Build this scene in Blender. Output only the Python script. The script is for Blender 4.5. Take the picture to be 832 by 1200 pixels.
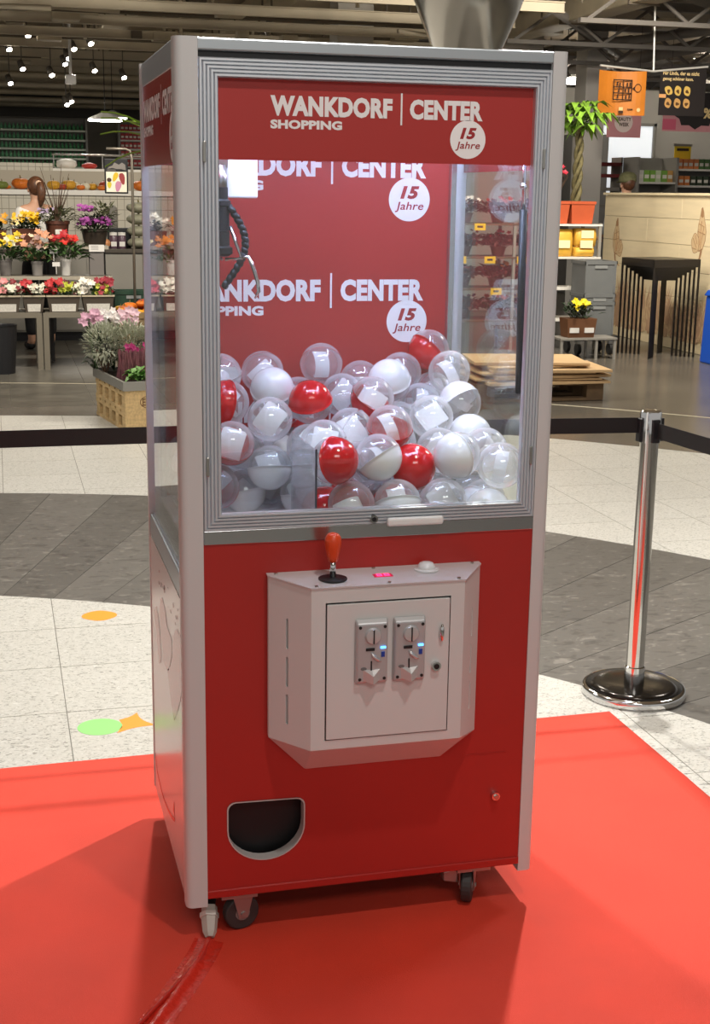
import bpy, bmesh, math, random
import numpy as np
from mathutils import Vector, Matrix
PI = math.pi
random.seed(7)
for o in list(bpy.data.objects): bpy.data.objects.remove(o)
scene = bpy.context.scene
COL = scene.collection

# ------------------------------------------------------------------ camera, world, lights, exposure
cam_d = bpy.data.cameras.new('camera'); cam = bpy.data.objects.new('camera', cam_d); COL.objects.link(cam)
yaw, pitch, roll = -0.25589, 0.22972, 0.01409
fw = Vector((-math.sin(yaw)*math.cos(pitch), math.cos(yaw)*math.cos(pitch), -math.sin(pitch)))
r0 = Vector((math.cos(yaw), math.sin(yaw), 0)); u0 = r0.cross(fw)
rr = math.cos(roll)*r0 + math.sin(roll)*u0; uu = -math.sin(roll)*r0 + math.cos(roll)*u0
m = Matrix(((rr.x, uu.x, -fw.x), (rr.y, uu.y, -fw.y), (rr.z, uu.z, -fw.z))).to_4x4()
m.translation = Vector((-0.33694, -2.68223, 1.60575))
cam.matrix_world = m
cam_d.sensor_fit = 'AUTO'; cam_d.sensor_width = 36.0; cam_d.lens = 1595.18/1200*36.0
cam_d.clip_start = 0.05; cam_d.clip_end = 200
scene.camera = cam
vs = scene.view_settings
vs.view_transform = 'Standard'; vs.look = 'None'; vs.gamma = 1.0; vs.use_curve_mapping = False
vs.exposure = 0.0
w = bpy.data.worlds.new('world'); scene.world = w; w.use_nodes = True
bg = w.node_tree.nodes['Background']
bg.inputs['Color'].default_value = (1.0, 0.965, 0.92, 1); bg.inputs['Strength'].default_value = 0.44

def area_light(name, loc, target, power, size, color=(1, .965, .915), sy=None, spread=PI):
    d = bpy.data.lights.new(name, 'AREA'); d.energy = power; d.color = color; d.spread = spread
    if sy: d.shape = 'RECTANGLE'; d.size = size; d.size_y = sy
    else: d.shape = 'DISK'; d.size = size
    o = bpy.data.objects.new(name, d); COL.objects.link(o); o.location = loc
    o.rotation_euler = (Vector(target)-Vector(loc)).to_track_quat('-Z', 'Y').to_euler()
    return o
def spot_light(name, loc, target, power, angle, r=.06, color=(1, .94, .85), blend=.6):
    d = bpy.data.lights.new(name, 'SPOT'); d.energy = power; d.color = color; d.spot_size = angle; d.spot_blend = blend; d.shadow_soft_size = r
    o = bpy.data.objects.new(name, d); COL.objects.link(o); o.location = loc
    o.rotation_euler = (Vector(target)-Vector(loc)).to_track_quat('-Z', 'Y').to_euler()
    return o
# ceiling lamps of the mall and of the shop entrance, overhead and out of frame, plus one added front fill; lamps in the picture carry their own light further down
area_light('downlight_back_right_offscreen', (1.85, 2.1, 3.85), (.75, -.2, 0), 150, .1)
area_light('downlight_back_offscreen', (.35, 2.75, 3.85), (.0, .3, 0), 100, .12)
area_light('downlight_front_offscreen', (.75, -1.5, 3.85), (.4, 0, .7), 33, .16)
area_light('front_fill_offscreen', (.0, -4.4, 3.85), (.0, -3.2, 0), 62, 2.2, sy=1.0)  # added fill behind the camera, brightens the front floor and front faces
area_light('mall_light_right_offscreen', (4.6, 2.6, 3.85), (4.2, 3.2, 0), 90, 1.2)
area_light('mall_light_left_offscreen', (-1.6, 4.6, 3.85), (-.6, 5.0, 0), 75, 1.0)
area_light('store_light_entrance_offscreen', (2.2, 6.6, 3.85), (2.2, 7.2, 0), 120, 1.6, sy=.5, color=(1, .93, .82))
area_light('store_light_right_offscreen', (5.2, 8.6, 3.85), (6.2, 10.8, .8), 220, 1.4, sy=.5, color=(1, .93, .82))
area_light('store_light_left_offscreen', (-.2, 8.3, 3.85), (.1, 10.8, .8), 165, 1.4, sy=.5, color=(1, .93, .82))


# ------------------------------------------------------------------ materials
def lin(c):
    if isinstance(c, str):
        c = c.lstrip('#'); c = [int(c[i:i+2], 16)/255 for i in (0, 2, 4)]
        c = [x/12.92 if x <= .04045 else ((x+.055)/1.055)**2.4 for x in c]
    return (c[0], c[1], c[2], 1)
MATS = {}
def mat(name, color='#808080', rough=.5, metal=0, var=0, vscale=8, bump=0, bscale=60, emit=0, ecol=None, spec=.5, coat=0, trans=0, stretch=None, color2=None, obj_var=0):
    if name in MATS: return MATS[name]
    m = bpy.data.materials.new(name); m.use_nodes = True; nt = m.node_tree; N = nt.nodes; L = nt.links
    p = N['Principled BSDF']; c = lin(color)
    p.inputs['Base Color'].default_value = c; p.inputs['Roughness'].default_value = rough; p.inputs['Metallic'].default_value = metal
    p.inputs['Specular IOR Level'].default_value = spec; p.inputs['Coat Weight'].default_value = coat
    tc = None
    def coords():
        nonlocal tc
        if tc is None:
            t = N.new('ShaderNodeTexCoord'); tc = t.outputs['Object']
            if stretch:
                mp = N.new('ShaderNodeMapping'); mp.inputs['Scale'].default_value = stretch; L.new(tc, mp.inputs['Vector']); tc = mp.outputs['Vector']
        return tc
    src = None
    if var or color2:
        n = N.new('ShaderNodeTexNoise'); n.inputs['Scale'].default_value = vscale; n.inputs['Detail'].default_value = 5
        L.new(coords(), n.inputs['Vector'])
        mx = N.new('ShaderNodeMix'); mx.data_type = 'RGBA'
        if color2: a, b = c, lin(color2)
        else: a = tuple(x*(1-var) for x in c[:3])+(1,); b = tuple(min(1, x*(1+var)) for x in c[:3])+(1,)
        rp = N.new('ShaderNodeMapRange'); rp.inputs[1].default_value = .32; rp.inputs[2].default_value = .68
        L.new(n.outputs['Fac'], rp.inputs[0]); L.new(rp.outputs[0], mx.inputs[0])
        mx.inputs[6].default_value = a; mx.inputs[7].default_value = b; src = mx.outputs[2]
    if obj_var:
        oi = N.new('ShaderNodeObjectInfo'); hs = N.new('ShaderNodeHueSaturation')
        mr = N.new('ShaderNodeMapRange'); mr.inputs[3].default_value = 1-obj_var; mr.inputs[4].default_value = 1+obj_var
        L.new(oi.outputs['Random'], mr.inputs[0]); L.new(mr.outputs[0], hs.inputs['Value'])
        if src: L.new(src, hs.inputs['Color'])
        else: hs.inputs['Color'].default_value = c
        src = hs.outputs['Color']
    if src: L.new(src, p.inputs['Base Color'])
    if bump:
        n2 = N.new('ShaderNodeTexNoise'); n2.inputs['Scale'].default_value = bscale; n2.inputs['Detail'].default_value = 4
        L.new(coords(), n2.inputs['Vector']); b = N.new('ShaderNodeBump'); b.inputs['Strength'].default_value = bump; b.inputs['Distance'].default_value = .01
        L.new(n2.outputs['Fac'], b.inputs['Height']); L.new(b.outputs['Normal'], p.inputs['Normal'])
    if emit:
        p.inputs['Emission Color'].default_value = lin(ecol or color); p.inputs['Emission Strength'].default_value = emit
    if trans: p.inputs['Transmission Weight'].default_value = trans
    MATS[name] = m; return m
def thin_glass(name, tint=(1, 1, 1), milky=0, milk_col=(1, 1, 1), r0v=.04, rough=0.0, gcol=(1, 1, 1)):
    if name in MATS: return MATS[name]
    m = bpy.data.materials.new(name); m.use_nodes = True; nt = m.node_tree; N = nt.nodes; L = nt.links
    for n in list(N): N.remove(n)
    out = N.new('ShaderNodeOutputMaterial'); g = N.new('ShaderNodeNewGeometry')
    d = N.new('ShaderNodeVectorMath'); d.operation = 'DOT_PRODUCT'; L.new(g.outputs['Incoming'], d.inputs[0]); L.new(g.outputs['Normal'], d.inputs[1])
    ab = N.new('ShaderNodeMath'); ab.operation = 'ABSOLUTE'; L.new(d.outputs['Value'], ab.inputs[0])
    s = N.new('ShaderNodeMath'); s.operation = 'SUBTRACT'; s.inputs[0].default_value = 1; L.new(ab.outputs[0], s.inputs[1])
    p5 = N.new('ShaderNodeMath'); p5.operation = 'POWER'; p5.inputs[1].default_value = 5; L.new(s.outputs[0], p5.inputs[0])
    ma = N.new('ShaderNodeMath'); ma.operation = 'MULTIPLY_ADD'; ma.inputs[1].default_value = 1-r0v; ma.inputs[2].default_value = r0v; L.new(p5.outputs[0], ma.inputs[0])
    t = N.new('ShaderNodeBsdfTransparent'); t.inputs[0].default_value = tint+(1,)
    gl = N.new('ShaderNodeBsdfGlossy'); gl.inputs['Roughness'].default_value = rough; gl.inputs['Color'].default_value = gcol+(1,)
    base = t.outputs[0]
    if milky:
        df = N.new('ShaderNodeBsdfDiffuse'); df.inputs[0].default_value = milk_col+(1,)
        tl = N.new('ShaderNodeBsdfTranslucent'); tl.inputs[0].default_value = milk_col+(1,)
        ad = N.new('ShaderNodeMixShader'); ad.inputs[0].default_value = .5; L.new(df.outputs[0], ad.inputs[1]); L.new(tl.outputs[0], ad.inputs[2])
        mk = N.new('ShaderNodeMixShader')
        # a rim seen edge-on passes through more plastic
        pw = N.new('ShaderNodeMath'); pw.operation = 'POWER'; pw.inputs[1].default_value = 2.5; L.new(s.outputs[0], pw.inputs[0])
        mm = N.new('ShaderNodeMath'); mm.operation = 'MULTIPLY_ADD'; mm.inputs[1].default_value = .55; mm.inputs[2].default_value = milky; L.new(pw.outputs[0], mm.inputs[0])
        L.new(mm.outputs[0], mk.inputs[0]); L.new(t.outputs[0], mk.inputs[1]); L.new(ad.outputs[0], mk.inputs[2]); base = mk.outputs[0]
    mx = N.new('ShaderNodeMixShader'); L.new(ma.outputs[0], mx.inputs[0]); L.new(base, mx.inputs[1]); L.new(gl.outputs[0], mx.inputs[2])
    L.new(mx.outputs[0], out.inputs['Surface']); MATS[name] = m; return m
def terrazzo(name, base, dark, light, scale=90, obj_var=.05, rough=.35):
    m = bpy.data.materials.new(name); m.use_nodes = True; nt = m.node_tree; N = nt.nodes; L = nt.links; p = N['Principled BSDF']
    g = N.new('ShaderNodeNewGeometry'); mp = N.new('ShaderNodeMapping'); mp.inputs['Scale'].default_value = (scale, scale*1.9, scale); mp.inputs['Rotation'].default_value = (0, 0, .6)
    L.new(g.outputs['Position'], mp.inputs['Vector'])
    n = N.new('ShaderNodeTexNoise'); n.inputs['Scale'].default_value = 1.0; n.inputs['Detail'].default_value = 3; n.inputs['Distortion'].default_value = 1.2; L.new(mp.outputs[0], n.inputs['Vector'])
    cr = N.new('ShaderNodeValToRGB'); e = cr.color_ramp.elements
    e[0].position = .36; e[0].color = lin(dark); e[1].position = .43; e[1].color = lin(base)
    e2 = e.new(.60); e2.color = lin(base); e3 = e.new(.68); e3.color = lin(light)
    L.new(n.outputs['Fac'], cr.inputs[0])
    oi = N.new('ShaderNodeObjectInfo'); mr = N.new('ShaderNodeMapRange'); mr.inputs[3].default_value = 1-obj_var; mr.inputs[4].default_value = 1+obj_var
    hs = N.new('ShaderNodeHueSaturation'); L.new(oi.outputs['Random'], mr.inputs[0]); L.new(mr.outputs[0], hs.inputs['Value']); L.new(cr.outputs[0], hs.inputs['Color'])
    L.new(hs.outputs[0], p.inputs['Base Color']); p.inputs['Roughness'].default_value = rough
    MATS[name] = m; return m

# ------------------------------------------------------------------ mesh builder
BASE = {}
class B:
    def __init__(s): s.v = []; s.f = []
    def add(s, v, f):
        n = len(s.v); s.v += [tuple(x) for x in v]; s.f += [tuple(i+n for i in q) for q in f]; return s
    def box(s, x0, x1, y0, y1, z0, z1):
        return s.add([(x0,y0,z0),(x1,y0,z0),(x1,y1,z0),(x0,y1,z0),(x0,y0,z1),(x1,y0,z1),(x1,y1,z1),(x0,y1,z1)],
              [(0,3,2,1),(4,5,6,7),(0,1,5,4),(1,2,6,5),(2,3,7,6),(3,0,4,7)])
    def hexa(s, bot, top):
        n = len(bot)
        return s.add(list(bot)+list(top), [tuple(range(n))[::-1], tuple(range(n, 2*n))]+[(i, (i+1) % n, n+(i+1) % n, n+i) for i in range(n)])
    def prism(s, poly, a, b, axis='z'):
        # poly in the plane perpendicular to axis: z:(x,y)  y:(x,z)  x:(y,z)
        if axis == 'z': P = lambda p, t: (p[0], p[1], t)
        elif axis == 'y': P = lambda p, t: (p[0], t, p[1])
        else: P = lambda p, t: (t, p[0], p[1])
        return s.hexa([P(p, a) for p in poly], [P(p, b) for p in poly])
    def cyl(s, p0, p1, r0, r1=None, n=12, caps=True):
        r1 = r0 if r1 is None else r1; p0 = Vector(p0); p1 = Vector(p1); d = (p1-p0).normalized()
        a = d.orthogonal().normalized(); b = d.cross(a); vs_ = []
        for p, r in ((p0, r0), (p1, r1)):
            for i in range(n):
                t = 2*PI*i/n; vs_.append(p+(a*math.cos(t)+b*math.sin(t))*r)
        f = [(i, (i+1) % n, n+(i+1) % n, n+i) for i in range(n)]
        if caps: f += [tuple(range(n))[::-1], tuple(range(n, 2*n))]
        return s.add(vs_, f)
    def tube(s, pts, r, n=8, caps=True):
        pts = [Vector(p) for p in pts]; R = r if isinstance(r, (list, tuple)) else [r]*len(pts)
        d0 = (pts[1]-pts[0]).normalized(); a = d0.orthogonal().normalized(); vs_ = []
        for k, p in enumerate(pts):
            d = (pts[min(k+1, len(pts)-1)]-pts[max(k-1, 0)]).normalized()
            a = (a-d*a.dot(d)); a = a.normalized() if a.length > 1e-6 else d.orthogonal().normalized(); b = d.cross(a)
            vs_ += [p+(a*math.cos(2*PI*i/n)+b*math.sin(2*PI*i/n))*R[k] for i in range(n)]
        f = []
        for k in range(len(pts)-1):
            f += [(k*n+i, k*n+(i+1) % n, (k+1)*n+(i+1) % n, (k+1)*n+i) for i in range(n)]
        if caps: f += [tuple(range(n))[::-1], tuple(range((len(pts)-1)*n, len(pts)*n))]
        return s.add(vs_, f)
    def lathe(s, prof, c=(0, 0, 0), n=20, axis='z', sx=1, sy=1, lobes=0, lamp=0):
        vs_ = []
        for r, z in prof:
            for i in range(n):
                t = 2*PI*i/n; q = r*(1-lamp*abs(math.sin(lobes*t/2)) if lobes else 1)
                x, y = q*math.cos(t)*sx, q*math.sin(t)*sy
                vs_.append({'z': (c[0]+x, c[1]+y, c[2]+z), 'y': (c[0]+x, c[1]+z, c[2]-y), 'x': (c[0]+z, c[1]+x, c[2]+y)}[axis])
        f = []
        for k in range(len(prof)-1):
            f += [(k*n+i, k*n+(i+1) % n, (k+1)*n+(i+1) % n, (k+1)*n+i) for i in range(n)]
        if prof[0][0] > 1e-6: f.append(tuple(range(n))[::-1])
        if prof[-1][0] > 1e-6: f.append(tuple(range((len(prof)-1)*n, len(prof)*n)))
        return s.add(vs_, f)
    def ball(s, c, r, nu=14, nv=9, sc=(1, 1, 1)):
        prof = [(max(1e-7, r*math.sin(PI*k/nv)), -r*math.cos(PI*k/nv)) for k in range(nv+1)]
        n0 = len(s.v); s.lathe(prof, (0, 0, 0), nu)
        s.v[n0:] = [(c[0]+x*sc[0], c[1]+y*sc[1], c[2]+z*sc[2]) for x, y, z in s.v[n0:]]; return s
    def leaf(s, base, d, length, width, fold=.25, droop=.2):
        base = Vector(base); d = Vector(d).normalized(); side = d.cross(Vector((0, 0, 1)))
        side = side.normalized() if side.length > .05 else Vector((1, 0, 0))
        up = side.cross(d)
        mid = base+d*length*.5+up*length*.06; tip = base+d*length-Vector((0, 0, 1))*length*droop
        l = mid+side*width*.5+up*width*fold; r = mid-side*width*.5+up*width*fold
        return s.add([base, r, tip, l, mid], [(0, 1, 4), (1, 2, 4), (2, 3, 4), (3, 0, 4)])
    def flower(s, c, d, r, petals=5, cup=.3):
        c = Vector(c); d = Vector(d).normalized(); a = d.orthogonal().normalized(); b = d.cross(a); vs_ = [c]; f = []
        n = petals*2; t0 = random.random()*6
        for i in range(n):
            t = t0+2*PI*i/n; q = r if i % 2 == 0 else r*.62
            vs_.append(c+(a*math.cos(t)+b*math.sin(t))*q+d*q*cup)
        f = [(0, 1+i, 1+(i+1) % n) for i in range(n)]
        return s.add(vs_, f)
    def mesh(s, name, smooth=False):
        me = bpy.data.meshes.new(name); me.from_pydata(s.v, [], s.f); me.update()
        if smooth: me.polygons.foreach_set('use_smooth', [True]*len(me.polygons))
        return me
    def build(s, name, m, parent=None, smooth=False, bevel=0, seg=2, kind=None, label=None, cat=None, group=None, auto=None):
        off = BASE.get(parent.name, Vector()) if parent else Vector()
        if off.length > 0: s.v = [(x-off.x, y-off.y, z-off.z) for x, y, z in s.v]
        me = s.mesh(name, smooth)
        return place(me, name, m, parent, off, bevel, seg, kind, label, cat, group, auto)
def place(me, name, m, parent=None, off=Vector(), bevel=0, seg=2, kind=None, label=None, cat=None, group=None, auto=None):
    o = bpy.data.objects.new(name, me); COL.objects.link(o)
    if m and not me.materials: me.materials.append(m)
    if parent: o.parent = parent; BASE[o.name] = off.copy()
    if bevel:
        b = o.modifiers.new('bevel', 'BEVEL'); b.width = bevel; b.segments = seg; b.limit_method = 'ANGLE'; b.angle_limit = .6
    if auto:
        me.polygons.foreach_set('use_smooth', [True]*len(me.polygons))
        es = o.modifiers.new('split', 'EDGE_SPLIT'); es.split_angle = auto
    if kind: o['kind'] = kind
    if label: o['label'] = label
    if cat: o['category'] = cat
    if group: o['group'] = group
    return o
def thing(name, label, cat, loc=(0, 0, 0), rz=0, group=None, kind=None, world=True):
    o = bpy.data.objects.new(name, None); COL.objects.link(o); o.location = loc; o.rotation_euler = (0, 0, rz); o.empty_display_size = .1
    if label: o['label'] = label
    if cat: o['category'] = cat
    if group: o['group'] = group
    if kind: o['kind'] = kind
    BASE[o.name] = Vector(loc) if world else Vector()
    return o
def dup(root, loc, rz=None, label=None, group=None, scale=None, rot=None):
    def cp(o, par):
        c = o.copy(); COL.objects.link(c); c.parent = par
        for ch in o.children: cp(ch, c)
        return c
    r = cp(root, None); r.location = loc
    if rz is not None: r.rotation_euler = (0, 0, rz)
    if rot is not None: r.rotation_euler = rot
    if scale is not None: r.scale = (scale,)*3 if isinstance(scale, (int, float)) else scale
    if label: r['label'] = label
    if group: r['group'] = group
    return r
def remat(root, part, m):
    for c in root.children:
        if c.name.split('.')[0] == part:
            c.data = c.data.copy(); c.data.materials.clear(); c.data.materials.append(m)
def rotv(P, c, a):
    ca, sa = math.cos(a), math.sin(a)
    return [(c[0]+(x-c[0])*ca-(y-c[1])*sa, c[1]+(x-c[0])*sa+(y-c[1])*ca, z) for x, y, z in P]
# flat lettering, fitted to a box in the plane of a sign
def text_mesh(body, bold=.02, shear=0, ext=.0004):
    cu = bpy.data.curves.new('txt', 'FONT'); cu.body = body; cu.size = 1; cu.offset = bold; cu.shear = shear; cu.resolution_u = 3; cu.space_character = 1.04
    o = bpy.data.objects.new('txt', cu); COL.objects.link(o)
    dg = bpy.context.evaluated_depsgraph_get(); me = bpy.data.meshes.new_from_object(o.evaluated_get(dg))
    V = [tuple(v.co) for v in me.vertices]; F = [tuple(p.vertices) for p in me.polygons]
    bpy.data.objects.remove(o); bpy.data.curves.remove(cu); bpy.data.meshes.remove(me)
    return V, F
def text_fit(name, body, a0, a1, z0, z1, fn, m, parent, bold=.02, shear=0, label=None):
    """letters filling a0..a1 by z0..z1; fn(a, z) gives the world point"""
    V, F = text_mesh(body, bold, shear)
    xs = [v[0] for v in V]; ys = [v[1] for v in V]
    sx = (a1-a0)/(max(xs)-min(xs)); sy = (z1-z0)/(max(ys)-min(ys))
    b = B(); b.add([fn(a0+(v[0]-min(xs))*sx, z0+(v[1]-min(ys))*sy) for v in V], F)
    return b.build(name, m, parent, label=label)
def disc(c, r, fn, n=40):
    return [fn(c[0]+r*math.cos(2*PI*i/n), c[1]+r*math.sin(2*PI*i/n)) for i in range(n)]
def poly_plate(outer, holes, y0, y1):
    """plate in the xz plane with holes, between y0 (front) and y1 (back)"""
    cu = bpy.data.curves.new('plate', 'CURVE'); cu.dimensions = '2D'; cu.fill_mode = 'BOTH'; cu.extrude = (y1-y0)/2
    for loop in [outer]+holes:
        sp = cu.splines.new('POLY'); sp.points.add(len(loop)-1); sp.use_cyclic_u = True
        for i, p in enumerate(loop): sp.points[i].co = (p[0], p[1], 0, 1)
    o = bpy.data.objects.new('plate', cu); COL.objects.link(o)
    me = bpy.data.meshes.new_from_object(o.evaluated_get(bpy.context.evaluated_depsgraph_get()))
    b = B(); b.add([(v.co.x, (y0+y1)/2-v.co.z, v.co.y) for v in me.vertices], [tuple(p.vertices) for p in me.polygons])
    bpy.data.objects.remove(o); bpy.data.curves.remove(cu); bpy.data.meshes.remove(me)
    return b

# common materials
white_pl = mat('white_plastic', '#d9d6d2', .38)
alu = mat('brushed_aluminium', '#dde1e6', .36, .7)
chrome = mat('chrome', '#dcdcdc', .09, 1)
steel = mat('satin_steel', '#b8b6b0', .3, 1)
black_pl = mat('black_plastic', '#17171a', .45)
dark_metal = mat('dark_metal', '#2b2826', .5, .3)
grey_metal = mat('grey_painted_metal', '#8c8880', .45)
letter_white = mat('print_white', '#ece9e8', .45)
letter_red = mat('print_dark_red', '#a02a2c', .45)
# ================================================================== the setting
tile_light = terrazzo('light_terrazzo', '#c2c0b8', '#88877f', '#d2d1cb', 70, .03)
tile_cream = tile_light
tile_slate = terrazzo('slate_stone', '#5c5954', '#4b4844', '#77736c', 14, .14, .4)
store_floor_m = mat('store_floor_vinyl', '#5f5a52', .24, 0, .14, 1.2)
grout_m = mat('grout', '#7b7870', .8)
ceil_m = mat('ceiling_deck', '#b3a38a', .9, 0, .18, .9)
beam_m = mat('beam_paint', '#c2b69e', .7, 0, .1, 2)
beam_dark = mat('beam_paint_dark', '#6a6052', .8)
duct_m = mat('galvanised_duct', '#bfb297', .55, .2, .1, 3)
wall_m = mat('wall_grey', '#8f897d', .85, 0, .06, .7)

floor = B().box(-13, 20, -9, 28, -.1, 0).build('floor', store_floor_m, kind='structure')
CAMP = cam.matrix_world.translation.copy()
def px(p):
    d = Vector(p)-CAMP; z = d.dot(fw)
    if z < .1: return (9999, 9999)
    return (416+1595.18*d.dot(rr)/z, 600-1595.18*d.dot(uu)/z)
def circle_poly(c, r, n=160): return [(c[0]+r*math.cos(2*PI*i/n), c[1]+r*math.sin(2*PI*i/n)) for i in range(n)]
def clip(poly, c, r, n=160):
    for i in range(n):
        a = 2*PI*(i+.5)/n; nx, ny = math.cos(a), math.sin(a); k = r*math.cos(PI/n)
        out = []
        for j in range(len(poly)):
            p, q = poly[j], poly[(j+1) % len(poly)]
            dp = (p[0]-c[0])*nx+(p[1]-c[1])*ny-k; dq = (q[0]-c[0])*nx+(q[1]-c[1])*ny-k
            if dp <= 0: out.append(p)
            if dp*dq < 0:
                t = dp/(dp-dq); out.append((p[0]+(q[0]-p[0])*t, p[1]+(q[1]-p[1])*t))
        poly = out
        if len(poly) < 3: return None
    return poly
C1, R1 = (-1.866, -1.075), 4.127
C2, R2 = (-1.313, -.089), 4.931
C3, R3 = (-1.646, -.338), 7.877
IC, IR = (-2.105, -.32), 9.66
# paving circles: cream outside, slate ring, light terrazzo inside, each lying a hair above the one around it
b = B(); b.prism(circle_poly(C3, R3), 0, .0006); b.build('paving_bed', grout_m, floor)
b = B(); b.prism(circle_poly(C2, R2), .0006, .0026); b.build('paving_bed', mat('grout_dark', '#45423e', .8), floor)
b = B(); b.prism(circle_poly(C1, R1), .0026, .0046); b.build('paving_bed', grout_m, floor)
TS = .43
def near_frame(x, y, mrg=170):
    q = px((x, y, 0)); return -mrg < q[0] < 832+mrg and q[1] < 1350
def tile_field(C, R, z0, z1, x0, y0, m, inner=None, skip=None):
    n = 0
    for i in range(-16, 20):
        for j in range(-18, 20):
            ax, ay = x0+i*TS, y0+j*TS; g = .0016
            cx_, cy_ = ax+TS/2, ay+TS/2
            if not near_frame(cx_, cy_): continue
            d = math.hypot(cx_-C[0], cy_-C[1])
            if d > R+.35: continue
            if inner and math.hypot(cx_-inner[0][0], cy_-inner[0][1]) < inner[1]-.4: continue
            if skip and skip(cx_, cy_): continue
            poly = [(ax+g, ay+g), (ax+TS-g, ay+g), (ax+TS-g, ay+TS-g), (ax+g, ay+TS-g)]
            if d > R-.35: poly = clip(poly, C, R)
            if not poly: continue
            bb = B(); bb.prism(poly, z0, z1); bb.build('tile', m, floor); n += 1
    return n
nt1 = tile_field(C3, R3, .0006, .0020, .07-TS*4, 4.78-TS*6, tile_cream, (C2, R2))
nt2 = tile_field(C1, R1, .0046, .0060, -.187-TS*3, 1.005-TS*6, tile_light, None, lambda x, y: x < 1.28 and y < .75)
stone_dark = terrazzo('dark_stone_tile', '#5b574f', '#4d4a43', '#69655c', 3.0, .07, .3)
for i in range(-3, 5):
    for j in range(0, 9):
        ax, ay = -.9+.62*i, 7.2+.62*j
        if math.hypot(ax+.31-C3[0], ay+.31-C3[1]) < R3+.42 or ax > 2.0: continue
        bb = B(); bb.box(ax+.002, ax+.618, ay+.002, ay+.618, 0, .0012); bb.build('tile', stone_dark, floor)
a = 8.0
while a < 100:
    da = 4.3 if a < 60 else 4.0
    p = []; g = .03
    for k in range(4):
        t = math.radians(a+g+(da-2*g)*k/3); p.append((C2[0]+R2*math.cos(t), C2[1]+R2*math.sin(t)))
    for k in range(4):
        t = math.radians(a+da-g-(da-2*g)*k/3); p.append((C2[0]+2.6*math.cos(t), C2[1]+2.6*math.sin(t)))
    bb = B(); bb.prism(p, .0026-.0018, .0036); bb.build('tile', tile_slate, floor); a += da

# red carpet with a slightly lifted, uneven edge
carpet_m = mat('red_carpet_felt', '#da3a22', .72, 0, .09, 3.0, .25, 500)
cx0, cx1, cy0, cy1 = -1.9, 1.49, -1.25, 1.05
b = B(); nx, ny = 60, 76; top = []
def cz(x, y):
    e = .0075
    e += .0022*math.exp(-((x-.2-.35*y)/.03)**2)*(1 if y < .1 else .0) * (1 if x < .8 else 0)
    e += .0016*math.sin(3*x+1.3*y)*.4+.0012*math.exp(-((y-(.75-.33*(x-.9)))/.03)**2)*(1 if x > .85 else 0)
    e += .0014*math.exp(-((y-(.62+.1*x))/.03)**2)*(1 if x < -.02 else 0)
    return e+.0025
for j in range(ny+1):
    for i in range(nx+1):
        x = cx0+(cx1-cx0)*i/nx; y = cy0+(cy1-cy0)*j/ny
        yy = y + (.02*(x-.2)/1.2 - .01 if j == ny else 0)
        top.append((x, yy, cz(x, y)))
F = [(j*(nx+1)+i, j*(nx+1)+i+1, (j+1)*(nx+1)+i+1, (j+1)*(nx+1)+i) for j in range(ny) for i in range(nx)]
b.add(top, F)
edge = [i for i in range(nx+1)]+[j*(nx+1)+nx for j in range(1, ny+1)]+[ny*(nx+1)+i for i in range(nx-1, -1, -1)]+[j*(nx+1) for j in range(ny-1, 0, -1)]
n0 = len(b.v); b.v += [(top[k][0], top[k][1], .0061) for k in edge]
for k in range(len(edge)):
    q = (k+1) % len(edge); b.f.append((edge[k], n0+k, n0+q, edge[q]))
b.build('carpet', carpet_m, smooth=True, label='large bright red felt carpet under the claw machine', cat='carpet')
CZ = .0102
# floor stickers
st_o = mat('sticker_orange', '#f0962e', .5); st_g = mat('sticker_green', '#8fd07a', .5)
def sticker(name, poly, m, label):
    bb = B(); bb.prism(poly, .0061, .0066); bb.build(name, m, label=label, cat='sticker')
P = []
for k in range(28):
    t = 2*PI*k/28; r = .052 + .016*abs(math.cos(t))**6
    P.append((-.015+r*1.0*math.cos(t), 2.425+r*1.25*math.sin(t)))
sticker('floor_sticker', P, st_o, 'orange leaf shaped sticker alone on the terrazzo floor')
P = [(-.095+.068*math.cos(2*PI*k/40), 1.29+.066*math.sin(2*PI*k/40)) for k in range(40)]
sticker('floor_sticker', P, st_g, 'round light green sticker on the terrazzo floor')
def arc(p, q, bulge, n=7):
    out = []
    for k in range(n):
        t = k/n; x = p[0]+(q[0]-p[0])*t; y = p[1]+(q[1]-p[1])*t; dx, dy = q[0]-p[0], q[1]-p[1]
        s_ = math.sin(PI*t)*bulge; out.append((x-dy*s_, y+dx*s_))
    return out
A_, B_, C_, D_ = (-.048, 1.228), (.075, 1.268), (.027, 1.385), (-.033, 1.335)
sticker('floor_sticker', arc(A_, B_, .10)+arc(B_, C_, .12)+arc(C_, D_, .1)+[D_, (-.026, 1.29)], st_o, 'orange four pointed sticker touching the round green sticker')

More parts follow.
